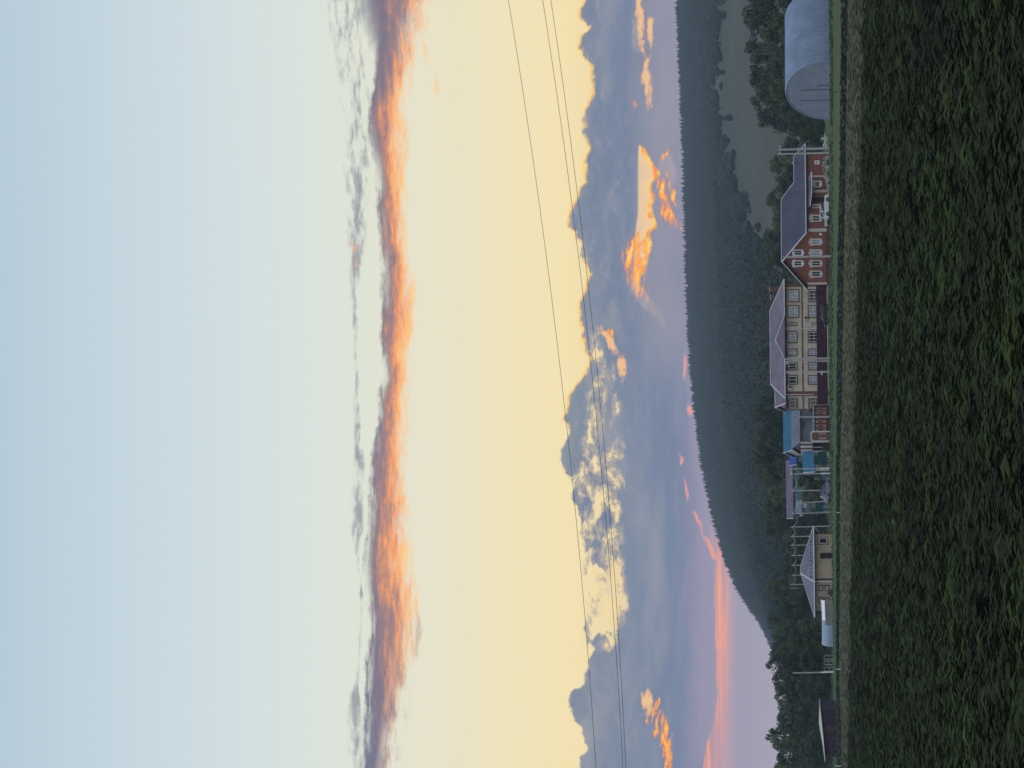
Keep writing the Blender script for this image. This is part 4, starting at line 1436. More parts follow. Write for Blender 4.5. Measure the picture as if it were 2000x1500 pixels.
# grey house beside the cream one, its striped end turned to the left
F, root, ze, zr = small_house('grey_sided_house', 'small grey house with lavender roof and a brown and white striped end wall', 516, 800, 861, 1560.5, 1545.5, 'grey_blue', 'lav_roof', 8.2, 15, trim='darkbrown', end_m='lav_roof')
window(F, (1564, 822.5, 1574, 837), root, 'grey_blue', 'glass_dark', 0.1, (0.33, 0.66), (0.5,), light='grey_blue')
FE = Facade(861, 516, 105); FE.o = F.o.copy(); FE.d = -F.n; FE.n = -F.d
for a, b in ((0.35, 1.7), (3.3, 4.9), (6.3, 7.9)):
    mb = MB(); FE.block(mb, a, b, 0, 0.06, ze - 2.4, ze - 0.25)
    mb.build('white_panel', M['white_trim'], root)
for a, b in ((0.0, 0.35), (1.7, 3.3), (4.9, 6.3), (7.9, 8.2)):
    mb = MB(); FE.block(mb, a, b, 0, 0.07, 0, ze - 0.02)
    mb.build('brown_post', M['brown'], root)
mb = MB(); FE.block(mb, 0.0, 8.2, 0.07, 0.12, ze - 2.75, ze - 2.4)
mb.build('rail', M['brown'], root)

F, root, ze, zr = small_house('teal_roofed_house', 'house with a long teal blue roof seen above the lavender roof', 548, 796, 872, 1550, 1529.3, 'cream', 'teal_roof', 9, 12, end_m='beige')
F, root, ze, zr = small_house('blue_roofed_shed', 'small shed with a bright royal blue roof among the trees', 565, 880, 903, 1553.5, 1541, 'cyan_wall', 'royal_roof', 6, 5)
F, root, ze, zr = small_house('plum_roofed_house', 'long house with a plum coloured roof above pale cyan boards', 575, 902, 1008, 1547.2, 1535.3, 'cyan_wall', 'plum_roof', 8, 3, end_m='cyan_wall')
F, root, ze, zr = small_house('cyan_outbuilding', 'pale cyan outbuilding with a low gable behind the teal fence', 556, 981, 1003, 1564, 1554.2, 'cyan_wall', 'grey_blue', 5, 8)
window(F, (1567, 984, 1575, 991), root, 'white_trim', 'glass_dark', 0.15)
F, root, ze, zr = small_house('turquoise_roofed_shed', 'low shed with a turquoise blue roof and beige wall beside the striped house', 512, 884, 917, 1588.5, 1567.8, 'beige', 'teal_roof', 7, 4)


# ------------------------------------------------------------------ sheds on the left
def flat_shed():
    D = 452.0
    F = Facade(1221, D, 3, 1622)
    tl = F.tz(1610, 1174)[0]
    root = thing('block_shed', 'grey cement block shed with a white sloping roof below the bungalow', 'shed', F.p(tl / 2, -2, 0))
    z0 = F.tz(1611.5, 1212)[1]; z1 = F.tz(1606.5, 1176)[1]
    mb = MB(); F.block(mb, 0, tl, -3.5, 0, -0.3, z0 - 0.03)
    mb.build('wall', M['cement'], root)
    mb = MB()
    mb.slab([F.p(0.7, 0.15, z0), F.p(tl + 0.1, 0.15, z0 + 0.08), F.p(tl + 0.1, -3.6, z1 + 0.22), F.p(0.7, -3.6, z0 + 0.42)], 0.1)
    mb.build('roof', M['white_paint'], root)


flat_shed()


def barrel_shed():
    D = 468.0
    F = Facade(1262, D, -12, 1624)
    L = F.tz(1615, 1207)[0]
    top = F.tz(1605.3, 1232)[1]
    w = 3.6
    root = thing('barrel_shed', 'low barrel vaulted shed of pale blue sheeting at the foot of the trees', 'shed', F.p(L / 2, -w / 2, 0))
    n = 14
    pr = [(-w / 2 + w / 2 * math.cos(math.pi * i / n), top * math.sin(math.pi * i / n) ** 0.7) for i in range(n + 1)]
    mb = MB()
    K = 14
    for j in range(K):
        for i in range(n):
            a, b = pr[i], pr[i + 1]
            mb.face([F.p(L * j / K, a[0], a[1]), F.p(L * (j + 1) / K, a[0], a[1]), F.p(L * (j + 1) / K, b[0], b[1]), F.p(L * j / K, b[0], b[1])], smooth=True)
    mb.build('vault', M['tarp'], root)
    for t, m_ in ((0.05, 'beige'), (L - 0.1, 'cement')):
        mb = MB(); mb.prism([F.p(t, u, z * 0.985) for u, z in pr], F.d * 0.06)
        mb.build('end_wall', M[m_], root)
    mb = MB()
    for t in (0.0, L):
        mb.path([F.p(t, u, z + 0.01) for u, z in pr], 0.045)
    mb.build('rim', M['white_trim'], root)


barrel_shed()


def dark_shed():
    D = 430.0
    F = Facade(1478, D, -14, 1629)
    tl = F.tz(1615, 1386)[0]
    root = thing('dark_timber_shed', 'dark violet timber shed with a pale roof under the leftmost trees', 'shed', F.p(tl / 2, -2, 0))
    zl = F.tz(1610, 1484)[1]; zr_ = F.tz(1601.5, 1386)[1]
    mb = MB()
    mb.prism([F.p(0, 0, -0.3), F.p(tl, 0, -0.3), F.p(tl, 0, zr_ - 0.12), F.p(0, 0, zl - 0.12)], F.n * -4.0)
    mb.build('wall', M['dark_timber'], root)
    mb = MB()
    q = [F.p(-0.7, 0.4, zl - 0.08), F.p(tl * 0.45, 0.4, (zl + zr_) / 2 - 0.12), F.p(tl + 0.2, 0.4, zr_), F.p(tl + 0.2, -4.2, zr_ + 0.1), F.p(tl * 0.5, -4.2, (zl + zr_) / 2 + 0.5), F.p(-0.7, -4.2, zl + 0.1)]
    mb.slab(q, 0.1)
    mb.build('roof', M['beige'], root)
    mb = MB(); F.block(mb, tl * 0.55, tl * 0.55 + 0.9, 0.01, 0.06, 0, 1.5)
    mb.build('door', M['darkbrown'], root)


dark_shed()


# ------------------------------------------------------------------ fences and gates
def run_fence(name, label, D, y0, y1, xt, xb, sheet, post='steel', n_posts=5, a=0.0, cat='fence'):
    F = Facade(y1, D, a)
    tl = F.tz((xt + xb) / 2, y0)[0]
    zt = F.tz(xt, (y0 + y1) / 2)[1]; zb = max(F.tz(xb, (y0 + y1) / 2)[1], 0.05)
    root = thing(name, label, cat, F.p(tl / 2, 0, 0))
    mb = MB()
    N = max(12, int(tl / 0.22))
    for i in range(N):                          # corrugated sheet
        t0, t1 = tl * i / N, tl * (i + 1) / N
        o0, o1 = (0.0, 0.05) if i % 2 else (0.05, 0.0)
        mb.prism([F.p(t0, o0, zb), F.p(t1, o1, zb), F.p(t1, o1, zt), F.p(t0, o0, zt)], F.n * 0.012)
    mb.build('sheet', M[sheet], root)
    for i in range(n_posts):
        t = tl * i / (n_posts - 1)
        mb = MB(); F.block(mb, t - 0.04, t + 0.04, -0.10, -0.02, -0.3, zt + 0.03)
        mb.build('post', M[post], root)
    mb = MB()
    for z in (zb + 0.3, zt - 0.3):
        F.block(mb, 0.04, tl - 0.04, -0.019, -0.001, z - 0.03, z + 0.03)
    mb.build('rail', M[post], root)
    return F, root, zt


Fm_, root, zt = run_fence('sheet_fence', 'long maroon profiled sheet fence in front of the cream house', 489, 555, 790, 1595.2, 1615.8, 'maroon_sheet', n_posts=12)
t, z = Fm_.tz(1605, 728)
mb = MB(); Fm_.block(mb, t - 0.35, t + 0.35, 0.06, 0.09, z - 0.12, z + 0.16)
mb.build('house_number_plate', M['white_trim'], root)
run_fence('teal_sheet_fence', 'dark teal sheet fence beside the turquoise roofed shed', 500, 879, 908, 1597, 1614, 'teal_fence', n_posts=3)
run_fence('teal_board_fence', 'dark teal fence in front of the cyan outbuilding', 515, 980.5, 999, 1593, 1607.5, 'teal_fence', n_posts=3)


def pier_fence():
    D = 489.0
    F = Facade(845, D, 0)
    tl = F.tz(1600, 791)[0]
    root = thing('panel_fence', 'brown fence of beige arched panels with white finials on top', 'fence', F.p(tl / 2, 0, 0))
    zt = F.tz(1590.5, 815)[1]
    mb = MB(); F.block(mb, 0, tl, -0.12, 0, -0.2, zt)
    mb.build('backing', M['fence_brown'], root)
    for i in range(6):
        y0 = 796.6 + i * 8.05
        t0, t1, z0, z1 = F.rect(1597, y0, 1613.5, y0 + 6.2)
        mb = MB()
        tm = (t0 + t1) / 2
        pts = [F.p(t0, 0.0, z0), F.p(t1, 0.0, z0), F.p(t1, 0.0, z1)] + [F.p(tm + (t1 - t0) / 2 * math.cos(math.pi * k / 6), 0, z1 + 0.28 * math.sin(math.pi * k / 6)) for k in range(1, 6)] + [F.p(t0, 0.0, z1)]
        mb.prism(pts, F.n * 0.05)
        pn = mb.build('panel', M['fence_panel'], root)
        mb = MB()
        F.block(mb, t0 + 0.08, t1 - 0.08, 0.05, 0.075, z0 + (z1 - z0) * 0.36, z0 + (z1 - z0) * 0.95)
        mb.build('inlay', M['brown'], pn)
    for i in range(7):
        t = tl * i / 6
        t = min(max(t, 0.1), tl - 0.1)
        mb = MB()
        F.block(mb, t - 0.1, t + 0.1, 0.0, 0.1, -0.2, zt + 0.05)
        mb.build('post', M['fence_brown'], root)
    mb = MB()
    F.block(mb, 0, tl, -0.06, -0.02, zt + 0.16, zt + 0.21)
    for i in range(14):
        t = 0.1 + (tl - 0.2) * i / 13
        mb.tube(F.p(t, -0.04, zt), F.p(t + 0.18 * (1 if i % 2 else -1), -0.04, zt + 0.42), 0.03, 0.02, 6)
    mb.build('finial', M['white_paint'], root)


pier_fence()


def arched_gate():
    D = 488.5
    F = Facade(861.5, D, 0)
    tl = F.tz(1600, 843)[0]
    root = thing('arched_gate', 'brown double gate with an arched top and white cresting', 'gate', F.p(tl / 2, 0, 0))
    zt = F.tz(1586, 852)[1]
    for s in (0, 1):
        t0 = tl * 0.5 * s + 0.1; t1 = tl * 0.5 * (s + 1) - 0.03
        pts = [F.p(t0, 0, 0.1), F.p(t1, 0, 0.1)] + [F.p(t1 + (t0 - t1) * k / 6, 0, zt - 0.30 * (abs((t1 + (t0 - t1) * k / 6) - tl / 2) / (tl / 2)) ** 2) for k in range(7)]
        mb = MB(); mb.prism(pts, F.n * 0.06)
        lf = mb.build('gate_leaf', M['brown'], root)
        mb = MB()
        F.block(mb, t0 + 0.2, t1 - 0.15, 0.06, 0.085, 0.5, zt * 0.62)
        mb.build('inlay', M['fence_panel'], lf)
    for t in (0.0, tl):
        mb = MB(); F.block(mb, t - 0.1, t + 0.1, -0.1, 0.12, -0.2, zt + 0.1)
        mb.build('post', M['white_trim'], root)
    mb = MB()
    mb.path([F.p(0.1, 0.03, zt + 0.14), F.p(tl - 0.1, 0.03, zt + 0.14)], 0.035)
    for k in range(7):
        t = tl * (0.12 + 0.76 * k / 6)
        mb.tube(F.p(t - 0.12, 0.03, zt - 0.1), F.p(t + 0.1, 0.03, zt + 0.42), 0.028, 0.02, 5)
    mb.build('cresting', M['white_paint'], root)


arched_gate()


def porch():
    D = 490.0
    F = Facade(882, D, 0)
    tl = F.tz(1600, 862.5)[0]
    root = thing('carport', 'dark open carport with slim white posts under the striped wall', 'carport', F.p(tl / 2, -1, 0))
    zt = F.tz(1587, 872)[1]
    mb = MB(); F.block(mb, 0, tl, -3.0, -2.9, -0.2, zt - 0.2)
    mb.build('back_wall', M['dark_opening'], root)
    mb = MB(); F.block(mb, -0.1, tl + 0.1, -3.1, 0.1, zt - 0.15, zt)
    mb.build('roof', M['brown'], root)
    mb = MB(); F.block(mb, 0.1, tl - 0.1, -0.08, -0.02, 0.05, zt * 0.55)
    mb.build('low_door', M['maroon_sheet'], root)
    for t in (0.12, tl * 0.45, tl - 0.12):
        mb = MB(); F.block(mb, t - 0.045, t + 0.045, 0.0, 0.09, -0.2, zt - 0.15)
        mb.build('post', M['white_trim'], root)


porch()


# ------------------------------------------------------------------ poles and wires
def copy_tree(o, parent=None):
    c = o.copy(); C.objects.link(c)
    if parent is not None:
        c.parent = parent
    for ch in [k for k in bpy.data.objects if k.parent == o]:
        copy_tree(ch, c)
    return c


def pole(xt, xb, y, D, label, r=0.14, top_y=None, arms=False, painted=False, z0=-0.3, lamp=False, group='concrete poles along the village street', m='concrete'):
    top = W(xt, top_y if top_y is not None else y, D)
    bx = W(xb, y, D)
    base = Vector((bx.x, bx.y, z0 if xb > 1600 else bx.z))
    root = thing('utility_pole', label, 'pole', (base.x, base.y, max(base.z, 0)), group)
    mb = MB(); mb.tube(base, top, r, r * 0.72, 10)
    mb.build('mast', M[m], root)
    if painted:
        z1 = W(1603, y, D).z
        mb = MB(); mb.tube(Vector((base.x, base.y, 0)), base.lerp(top, (z1 - base.z) / (top.z - base.z)), r * 1.06, r * 1.03, 10)
        mb.build('whitewash', M['white_paint'], root)
    if arms:
        a = top - Vector((0, 0, 0.35))
        mb = MB(); mb.tube(a - Vector((0.55, 0.25, 0)), a + Vector((0.55, 0.25, 0)), 0.045, 0.045, 6)
        ca = mb.build('crossarm', M['steel'], root)
        for s in (-0.5, 0.5):
            mb = MB()
            b = a + Vector((1.1 * s * 0.95, 0.5 * s * 0.95, 0.04))
            mb.tube(b, b + Vector((0, 0, 0.2)), 0.05, 0.03, 6)
            mb.build('insulator', M['white_paint'], ca)
    if lamp:
        b = top - Vector((0, 0, 0.6))
        mb = MB(); mb.tube(b, b + Vector((-0.5, -0.5, 0.25)), 0.03, 0.03, 6); mb.tube(b + Vector((-0.5, -0.5, 0.25)), b + Vector((-0.9, -0.9, 0.2)), 0.09, 0.06, 6)
        mb.build('lamp_arm', M['white_trim'], root)
    return top


T_ = {}
T_[290] = pole(1520, 1618, 289.5, 436, 'thick concrete pole at the right end of the red brick house', 0.19, 292.5, arms=True)
T_[298] = pole(1519, 1619, 298.5, 428, 'leaner concrete prop pole beside the thick one at the red house', 0.15, 301, arms=False)
T_[502] = pole(1530, 1621, 500.5, 425, 'concrete pole in front of the red gable wall', 0.17, 502.5, arms=False)
T_[700] = pole(1533, 1619, 700, 478, 'thicker of the paired concrete poles before the cream house', 0.18, 701.5, lamp=True)
T_[705] = pole(1534, 1619, 705, 478, 'slimmer of the paired concrete poles before the cream house', 0.14, 706.5, arms=False)
T_[726] = pole(1535, 1622, 726, 476, 'single concrete pole before the maroon fence', 0.15, 727)
T_[814] = pole(1558, 1618, 814, 485, 'concrete pole in front of the beige panel fence', 0.14, 814.5)
T_[915] = pole(1541, 1616.5, 914.5, 492, 'whitewashed pole beside the turquoise roofed shed', 0.13, 916, painted=True, lamp=True)
T_[925] = pole(1541, 1616.5, 924.5, 492, 'whitewashed pole nearer to the silver blue car', 0.13, 926, painted=True, arms=False)
T_[958] = pole(1545, 1612, 957.5, 505, 'grey pole rising behind the silver blue car', 0.13, 958.5)
T_[981] = pole(1554, 1609, 978, 512, 'leaning grey prop at the teal board fence', 0.11, 983.5, arms=False)
T_[1001] = pole(1545, 1609, 1001, 520, 'pole at the end of the teal board fence', 0.11, 1003)
T_[1028] = pole(1544, 1609, 1027.5, 530, 'pole at the right corner of the ochre bungalow roof', 0.11, 1029.5)
T_[1047] = pole(1544, 1611, 1046.5, 540, 'pole over the low right end of the bungalow roof', 0.11, 1048)
T_[1064] = pole(1544, 1611, 1063.5, 550, 'pole with a short bracket over the bungalow roof slope', 0.11, 1065, lamp=False)
T_[1084] = pole(1546, 1611, 1083.5, 560, 'pole behind the middle of the bungalow roof slope', 0.11, 1085)
T_[1103] = pole(1546, 1611, 1102.5, 570, 'pole just right of the bungalow ridge', 0.11, 1104)
T_[1123] = pole(1546, 1611, 1122.5, 580, 'pole just left of the bungalow ridge', 0.11, 1124)
T_[1141] = pole(1544, 1611, 1140.5, 585, 'thick pole above the left hip of the bungalow roof', 0.17, 1142)
T_[1148] = pole(1544, 1611, 1147.5, 585, 'thin end pole of the row above the left hip', 0.11, 1149, arms=False)
T_[1313] = pole(1548, 1622, 1312.5, 462, 'lone whitewashed pole in front of the left hand trees', 0.12, 1314.5, painted=True)


def cable(a, b, sag, label, r=0.035, m='pale_cable', group='sagging pale cables between the street poles', name='street_cable'):
    pts = []
    for i in range(13):
        s = i / 12
        p = a.lerp(b, s)
        pts.append(p - Vector((0, 0, 4 * sag * s * (1 - s))))
    mb = MB(); mb.path(pts, r, 5)
    o = mb.build(name, M[m], None, origin=a)
    return tag(o, label, 'cable', group)


row = [925, 958, 1001, 1028, 1047, 1064, 1084, 1103, 1123, 1141]
names = ['right of the silver blue car', 'over the bushes by the plum roof', 'before the end of the plum roof', 'at the right tip of the bungalow roof', 'over the low right part of the bungalow roof',
         'over the right half of the bungalow slope', 'behind the bungalow slope, middle', 'close to the right of the bungalow ridge', 'above the bungalow ridge and left hip']
for (a, b), nm in zip(zip(row[:-1], row[1:]), names):
    dn = Vector((0, 0, -0.25))
    cable(T_[a] + dn, T_[b] + dn, 0.62 if b > 1030 else 0.95, 'sagging pale cable ' + nm)

# three overhead lines crossing the sky, on two line poles outside the picture
WD = 50.0
L_A = lambda y: 993 + 0.165 * y - 0.000034 * y * y
L_B = lambda y: 1060 + 0.157 * y - 0.000035 * y * y
L_C = lambda y: 1076 + 0.150 * y - 0.000035 * y * y
ends = {}
for nm, fn, dz, lb in (('a', L_A, 0, 'uppermost thin overhead line crossing the yellow sky'), ('b', L_B, 0.0, 'middle thin overhead line, upper of the close pair'), ('c', L_C, 0.0, 'lowest thin overhead line, lower of the close pair')):
    ys = np.linspace(-1500, 4600, 120)
    pts = []
    for y in ys:
        p = W(float(fn(y)), float(y), WD)
        pts.append(p)
    mb = MB(); mb.path(pts, 0.0045, 5)
    o = mb.build('overhead_wire', M['cable'], None, origin=pts[60])
    tag(o, lb, 'wire', 'overhead wires crossing the sky')
    ends[nm] = (pts[0], pts[-1])
for k, lb in ((0, 'wooden line pole carrying the overhead wires on the right'), (1, 'wooden line pole carrying the overhead wires on the left')):
    a = ends['a'][k]
    root = thing('line_pole', lb, 'pole', (a.x, a.y, 0), 'line poles beside the field')
    zt = max(ends[q][k].z for q in ends) + 0.3
    mb = MB(); mb.tube((a.x, a.y + 0.25, -0.5), (a.x, a.y + 0.25, zt), 0.16, 0.11, 10)
    mb.build('mast', M['bark'], root)
    for q in ends:
        p = ends[q][k]
        mb = MB(); mb.tube((p.x, p.y + 0.16, p.z - 0.12), (p.x, p.y, p.z), 0.02, 0.04, 6)
        mb.build('insulator', M['white_paint'], root)


# ------------------------------------------------------------------ cars
def paint(name, rgb, rough=0.3):
    return mat(name, rgb, rough, 0.04, 1.0, metal=0.15, spec=0.5)


M['white_car'] = paint('white car paint', (0.66, 0.70, 0.74))
M['black_car'] = paint('black car paint', (0.016, 0.018, 0.022), 0.18)
M['silver_car'] = paint('silver blue car paint', (0.20, 0.25, 0.36), 0.25)
M['maroon_car'] = paint('maroon car paint', (0.07, 0.03, 0.035), 0.25)
M['hub'] = mat('dark wheel hub', (0.12, 0.12, 0.13), 0.5, 0.1, 3.0, metal=0.4)
M['headlamp'] = mat('lamp glass', (0.6, 0.62, 0.64), 0.1, 0.05, 2.0, spec=0.8)
M['tail_lamp'] = mat('red lamp glass', (0.25, 0.02, 0.02), 0.15, 0.05, 2.0, spec=0.6)


def car(label, y0, y1, xb, D, m, prof, cabin, face=1, yaw=0.0, wheel_r=0.31, zlift=0.0):
    """prof: body side outline (fraction of length, height m); cabin: glasshouse outline. face=1: bonnet to the right."""
    F = Facade((y0 + y1) / 2, D, yaw)
    half = abs(F.tz(xb, y0)[0] - F.tz(xb, y1)[0]) / 2
    Lc = half * 2
    Wc = 1.62
    root = thing('parked_car', label, 'car', F.o)
    def P(u, o, z):
        t = (u - 0.5) * Lc * face
        return F.p(t, o, z + zlift)
    def shell(outline, wb, wt, zlo, zhi):
        mb = MB()
        pts = outline
        def half_w(z):
            s = 0 if zhi == zlo else max(0, min(1, (z - zlo) / (zhi - zlo)))
            return wb + (wt - wb) * s
        A_ = [P(u, half_w(z) - Wc / 2, z) for u, z in pts]
        B_ = [P(u, -half_w(z) - Wc / 2, z) for u, z in pts]
        k = len(pts)
        mb.face(A_); mb.face(B_[::-1])
        for i in range(k):
            j = (i + 1) % k
            mb.face([A_[j], A_[i], B_[i], B_[j]])
        return mb
    bl = shell(prof, Wc / 2, Wc / 2, 0, 1)
    body = bl.build('body', M[m], root)
    zl = min(z for u, z in cabin); zh = max(z for u, z in cabin)
    roof_pts = [(u, z) for u, z in cabin]
    gm = shell(cabin, Wc / 2 - 0.03, Wc / 2 - 0.17, zl, zh).build('window_glass', M['glass_dark'], root)
    # roof skin and pillars in body colour
    us = [u for u, z in cabin if z >= zh - 0.06]
    mb = MB()
    u0, u1 = min(us), max(us)
    w = Wc / 2 - 0.16
    top = [P(u0 - 0.012, w - Wc / 2, zh), P(u1 + 0.012, w - Wc / 2, zh), P(u1 + 0.012, -w - Wc / 2, zh), P(u0 - 0.012, -w - Wc / 2, zh)]
    mb.prism(top, Vector((0, 0, 0.09)))
    mb.build('roof', M[m], root)
    lo = sorted([(u, z) for u, z in cabin if z <= zl + 0.02])
    um = (u0 + u1) / 2
    for s in (1, -1):
        for (ua, ub) in ((lo[0][0], u0), (lo[-1][0], u1), (um, um)):
            mb = MB()
            mb.tube(P(ua, s * (Wc / 2 - 0.02) - Wc / 2, zl), P(ub, s * (Wc / 2 - 0.158) - Wc / 2, zh), 0.05, 0.05, 5)
            mb.build('pillar', M[m], root)
    for u in (0.19, 0.80):
        for o in (0.02, -Wc + 0.16):
            mb = MB(); mb.tube(P(u, o, wheel_r), P(u, o - 0.19, wheel_r), wheel_r, wheel_r, 18)
            wh = mb.build('wheel', M['rubber'], root)
            mb = MB(); q = 0.008 if o > -0.5 else -0.198
            mb.tube(P(u, o + q, wheel_r), P(u, o + q - 0.02, wheel_r), wheel_r * 0.6, wheel_r * 0.6, 14)
            mb.build('rim', M['hub'], wh)
    zb = 0.62
    for o in (-0.25, -Wc + 0.25):
        mb = MB(); mb.tube(P(0.985, o, zb), P(1.004, o, zb), 0.10, 0.10, 10)
        mb.build('headlight', M['headlamp'], root)
        mb = MB(); mb.tube(P(0.012, o, zb + 0.05), P(-0.004, o, zb + 0.05), 0.09, 0.09, 8)
        mb.build('tail_light', M['tail_lamp'], root)
    mb = MB()
    for u0_, u1_ in ((-0.012, 0.012), (0.988, 1.012)):
        mb.box8([P(u0_, 0.0, 0.32), P(u1_, 0.0, 0.32), P(u1_, -Wc, 0.32), P(u0_, -Wc, 0.32), P(u0_, 0.0, 0.48), P(u1_, 0.0, 0.48), P(u1_, -Wc, 0.48), P(u0_, -Wc, 0.48)])
    mb.build('bumper', M['black_metal'] if m != 'white_car' else M['steel'], root)
    return F, root


estate = [(0.0, 0.30), (0.0, 0.62), (0.01, 0.86), (0.60, 0.90), (0.64, 0.90), (0.97, 0.78), (1.0, 0.66), (1.0, 0.30), (0.9, 0.22), (0.1, 0.22)]
estate_cab = [(0.02, 0.86), (0.06, 1.36), (0.09, 1.42), (0.48, 1.43), (0.52, 1.39), (0.67, 0.89)]
hatch = [(0.0, 0.30), (0.0, 0.6), (0.02, 0.85), (0.60, 0.90), (0.70, 0.90), (0.95, 0.78), (1.0, 0.64), (1.0, 0.30), (0.9, 0.2), (0.1, 0.2)]
hatch_cab = [(0.02, 0.85), (0.12, 1.38), (0.17, 1.44), (0.55, 1.46), (0.60, 1.42), (0.75, 0.89)]
saloon = [(0.0, 0.30), (0.0, 0.60), (0.01, 0.84), (0.18, 0.88), (0.62, 0.90), (0.70, 0.88), (0.96, 0.76), (1.0, 0.62), (1.0, 0.30), (0.9, 0.2), (0.1, 0.2)]
saloon_cab = [(0.13, 0.87), (0.26, 1.34), (0.30, 1.40), (0.52, 1.41), (0.57, 1.37), (0.73, 0.88)]

car('white estate car parked in front of the red brick house', 380, 427, 1622, 418, 'white_car', estate, estate_cab, 1, 0.0)
car('black hatchback parked by the maroon sheet fence', 592, 636.5, 1619, 468, 'black_car', hatch, hatch_cab, -1, 4.0)
car('silver blue saloon parked in the grass below the plum roof', 931, 975, 1622, 470, 'silver_car', saloon, saloon_cab, 1, 30.0)
car('maroon car half hidden behind the silver blue saloon', 954, 976, 1616, 492, 'maroon_car', hatch, hatch_cab, -1, 15.0, zlift=0.25)


def trailer():
    F = Facade(441, 420, 0)
    root = thing('box_trailer', 'small white box trailer behind the white estate car', 'trailer', F.p(0.7, -0.6, 0))
    tl = F.tz(1615, 428)[0]
    mb = MB(); F.block(mb, 0, tl, -1.2, 0, 0.42, F.tz(1610.5, 435)[1])
    mb.build('box', M['white_car'], root)
    mb = MB()
    for z in (0.5, 0.8):
        F.block(mb, 0.03, tl - 0.03, 0.0, 0.025, z, z + 0.05)
    mb.build('rib', M['steel'], root)
    for o in (0.06, -1.1):
        mb = MB(); mb.tube(F.p(tl * 0.55, o, 0.28), F.p(tl * 0.55, o - 0.16, 0.28), 0.28, 0.28, 16)
        w = mb.build('wheel', M['rubber'], root)
        mb = MB(); mb.tube(F.p(tl * 0.55, o + 0.005, 0.28), F.p(tl * 0.55, o - 0.01, 0.28), 0.16, 0.16, 12)
        mb.build('rim', M['hub'], w)
    mb = MB(); mb.path([F.p(tl, -0.6, 0.45), F.p(tl + 0.4, -0.6, 0.42)], 0.04)
    mb.build('drawbar', M['steel'], root)


trailer()


def implement():
    F = Facade(276, 442, 0)
    root = thing('hay_rake', 'pale steel hay rake standing beside the thick concrete pole', 'farm tool', F.p(0, 0, 0))
    mb = MB()
    for (x0, y0, x1, y1) in ((1604, 270, 1611, 270.5), (1611.5, 261, 1612, 288), (1611.5, 270, 1617, 268), (1611.5, 270, 1617, 275), (1608, 285, 1612, 272), (1614, 288, 1611, 266)):
        a, b = W(x0, y0, 442), W(x1, y1, 441.2)
        mb.tube(a, b, 0.06, 0.05, 6)
    mb.build('frame', M['white_trim'], root)
    mb = MB()
    for i in range(9):
        a = W(1611.5, 272 + i * 1.8, 442.2)
        mb.path([a, a + Vector((0, 0.35, -0.05)), a + Vector((0, 0.5, -0.5))], 0.025, 5)
    mb.build('tine', M['white_trim'], root)
    for y in (271, 286):
        c = W(1615, y, 442.2)
        c.z = 0.4
        mb = MB()
        N = 16
        pts = [c + Vector((math.cos(2 * math.pi * i / N) * 0.4, 0, math.sin(2 * math.pi * i / N) * 0.4)) for i in range(N + 1)]
        mb.path(pts, 0.035, 5)
        for i in range(0, N, 2):
            mb.tube(c, pts[i], 0.012, 0.012, 4)
        mb.build('wheel', M['steel'], root)


implement()


# pile of split firewood against the red house
def firewood():
    n = 520
    V, Fq = [], []
    mb = MB()
    for i in range(n):
        s = RNG.random()
        y = 306 + 74 * s
        hpx = np.interp(y, [304, 312, 322, 340, 360, 381], [1614, 1609, 1607.5, 1611, 1615, 1619])
        p0 = W(1617, y, 433)
        zmax = max(W(float(hpx), y, 433).z, 0.12)
        z = zmax * (1 - RNG.random() ** 1.5)
        o = (zmax - z) * 0.55 * 1.0 + RNG.normal(0, 0.08)
        c = Vector((p0.x, p0.y - o, z))
        th, ph = RNG.uniform(0, math.pi), RNG.normal(0, 0.5)
        d = Vector((math.cos(th) * math.cos(ph), math.sin(th) * math.cos(ph), math.sin(ph))) * RNG.uniform(0.13, 0.24)
        mb.tube(c - d, c + d, RNG.uniform(0.07, 0.13), RNG.uniform(0.06, 0.12), 5, smooth=False)
    m = leaf_colours('split birchwood', [(0.05, 0.045, 0.04), (0.50, 0.47, 0.43), (0.85, 0.82, 0.76)], 2.2)
    o = mb.build('firewood', m, None, origin=W(1617, 340, 433))
    o['kind'] = 'stuff'
    tag(o, 'heap of pale split firewood lying against the red brick house', 'firewood', kind='stuff')


firewood()


# three rusted tube racks and small posts in the grass
def racks():
    D = 464
    for i, (y0, y1, lb) in enumerate(((1281, 1288.5, 'pale tube rack nearest to the barrel vaulted shed'), (1291.5, 1298.5, 'pale tube rack in the middle of the three'), (1303, 1310.5, 'pale tube rack closest to the lone whitewashed pole'))):
        F = Facade(y1, D, 10 * (i - 1), 1622)
        tl = F.tz(1615, y0)[0]; h = F.tz(1609.8, y0)[1]
        root = thing('tube_rack', lb, 'rack', F.p(tl / 2, 0, 0), 'tube racks in the grass')
        mb = MB()
        for o in (0, -0.5):
            mb.path([F.p(0, o, 0), F.p(0, o, h), F.p(tl, o, h), F.p(tl, o, 0)], 0.03, 5)
            mb.path([F.p(0, o, h * 0.45), F.p(tl, o, h * 0.5)], 0.025, 5)
        mb.build('frame', M['steel'], root)
        mb = MB()
        for k in range(4):
            mb.tube(F.p(tl * (k + 0.5) / 4, 0, h), F.p(tl * (k + 0.5) / 4, -0.5, h), 0.025, 0.025, 5)
        mb.build('bar', M['steel'], root)


racks()


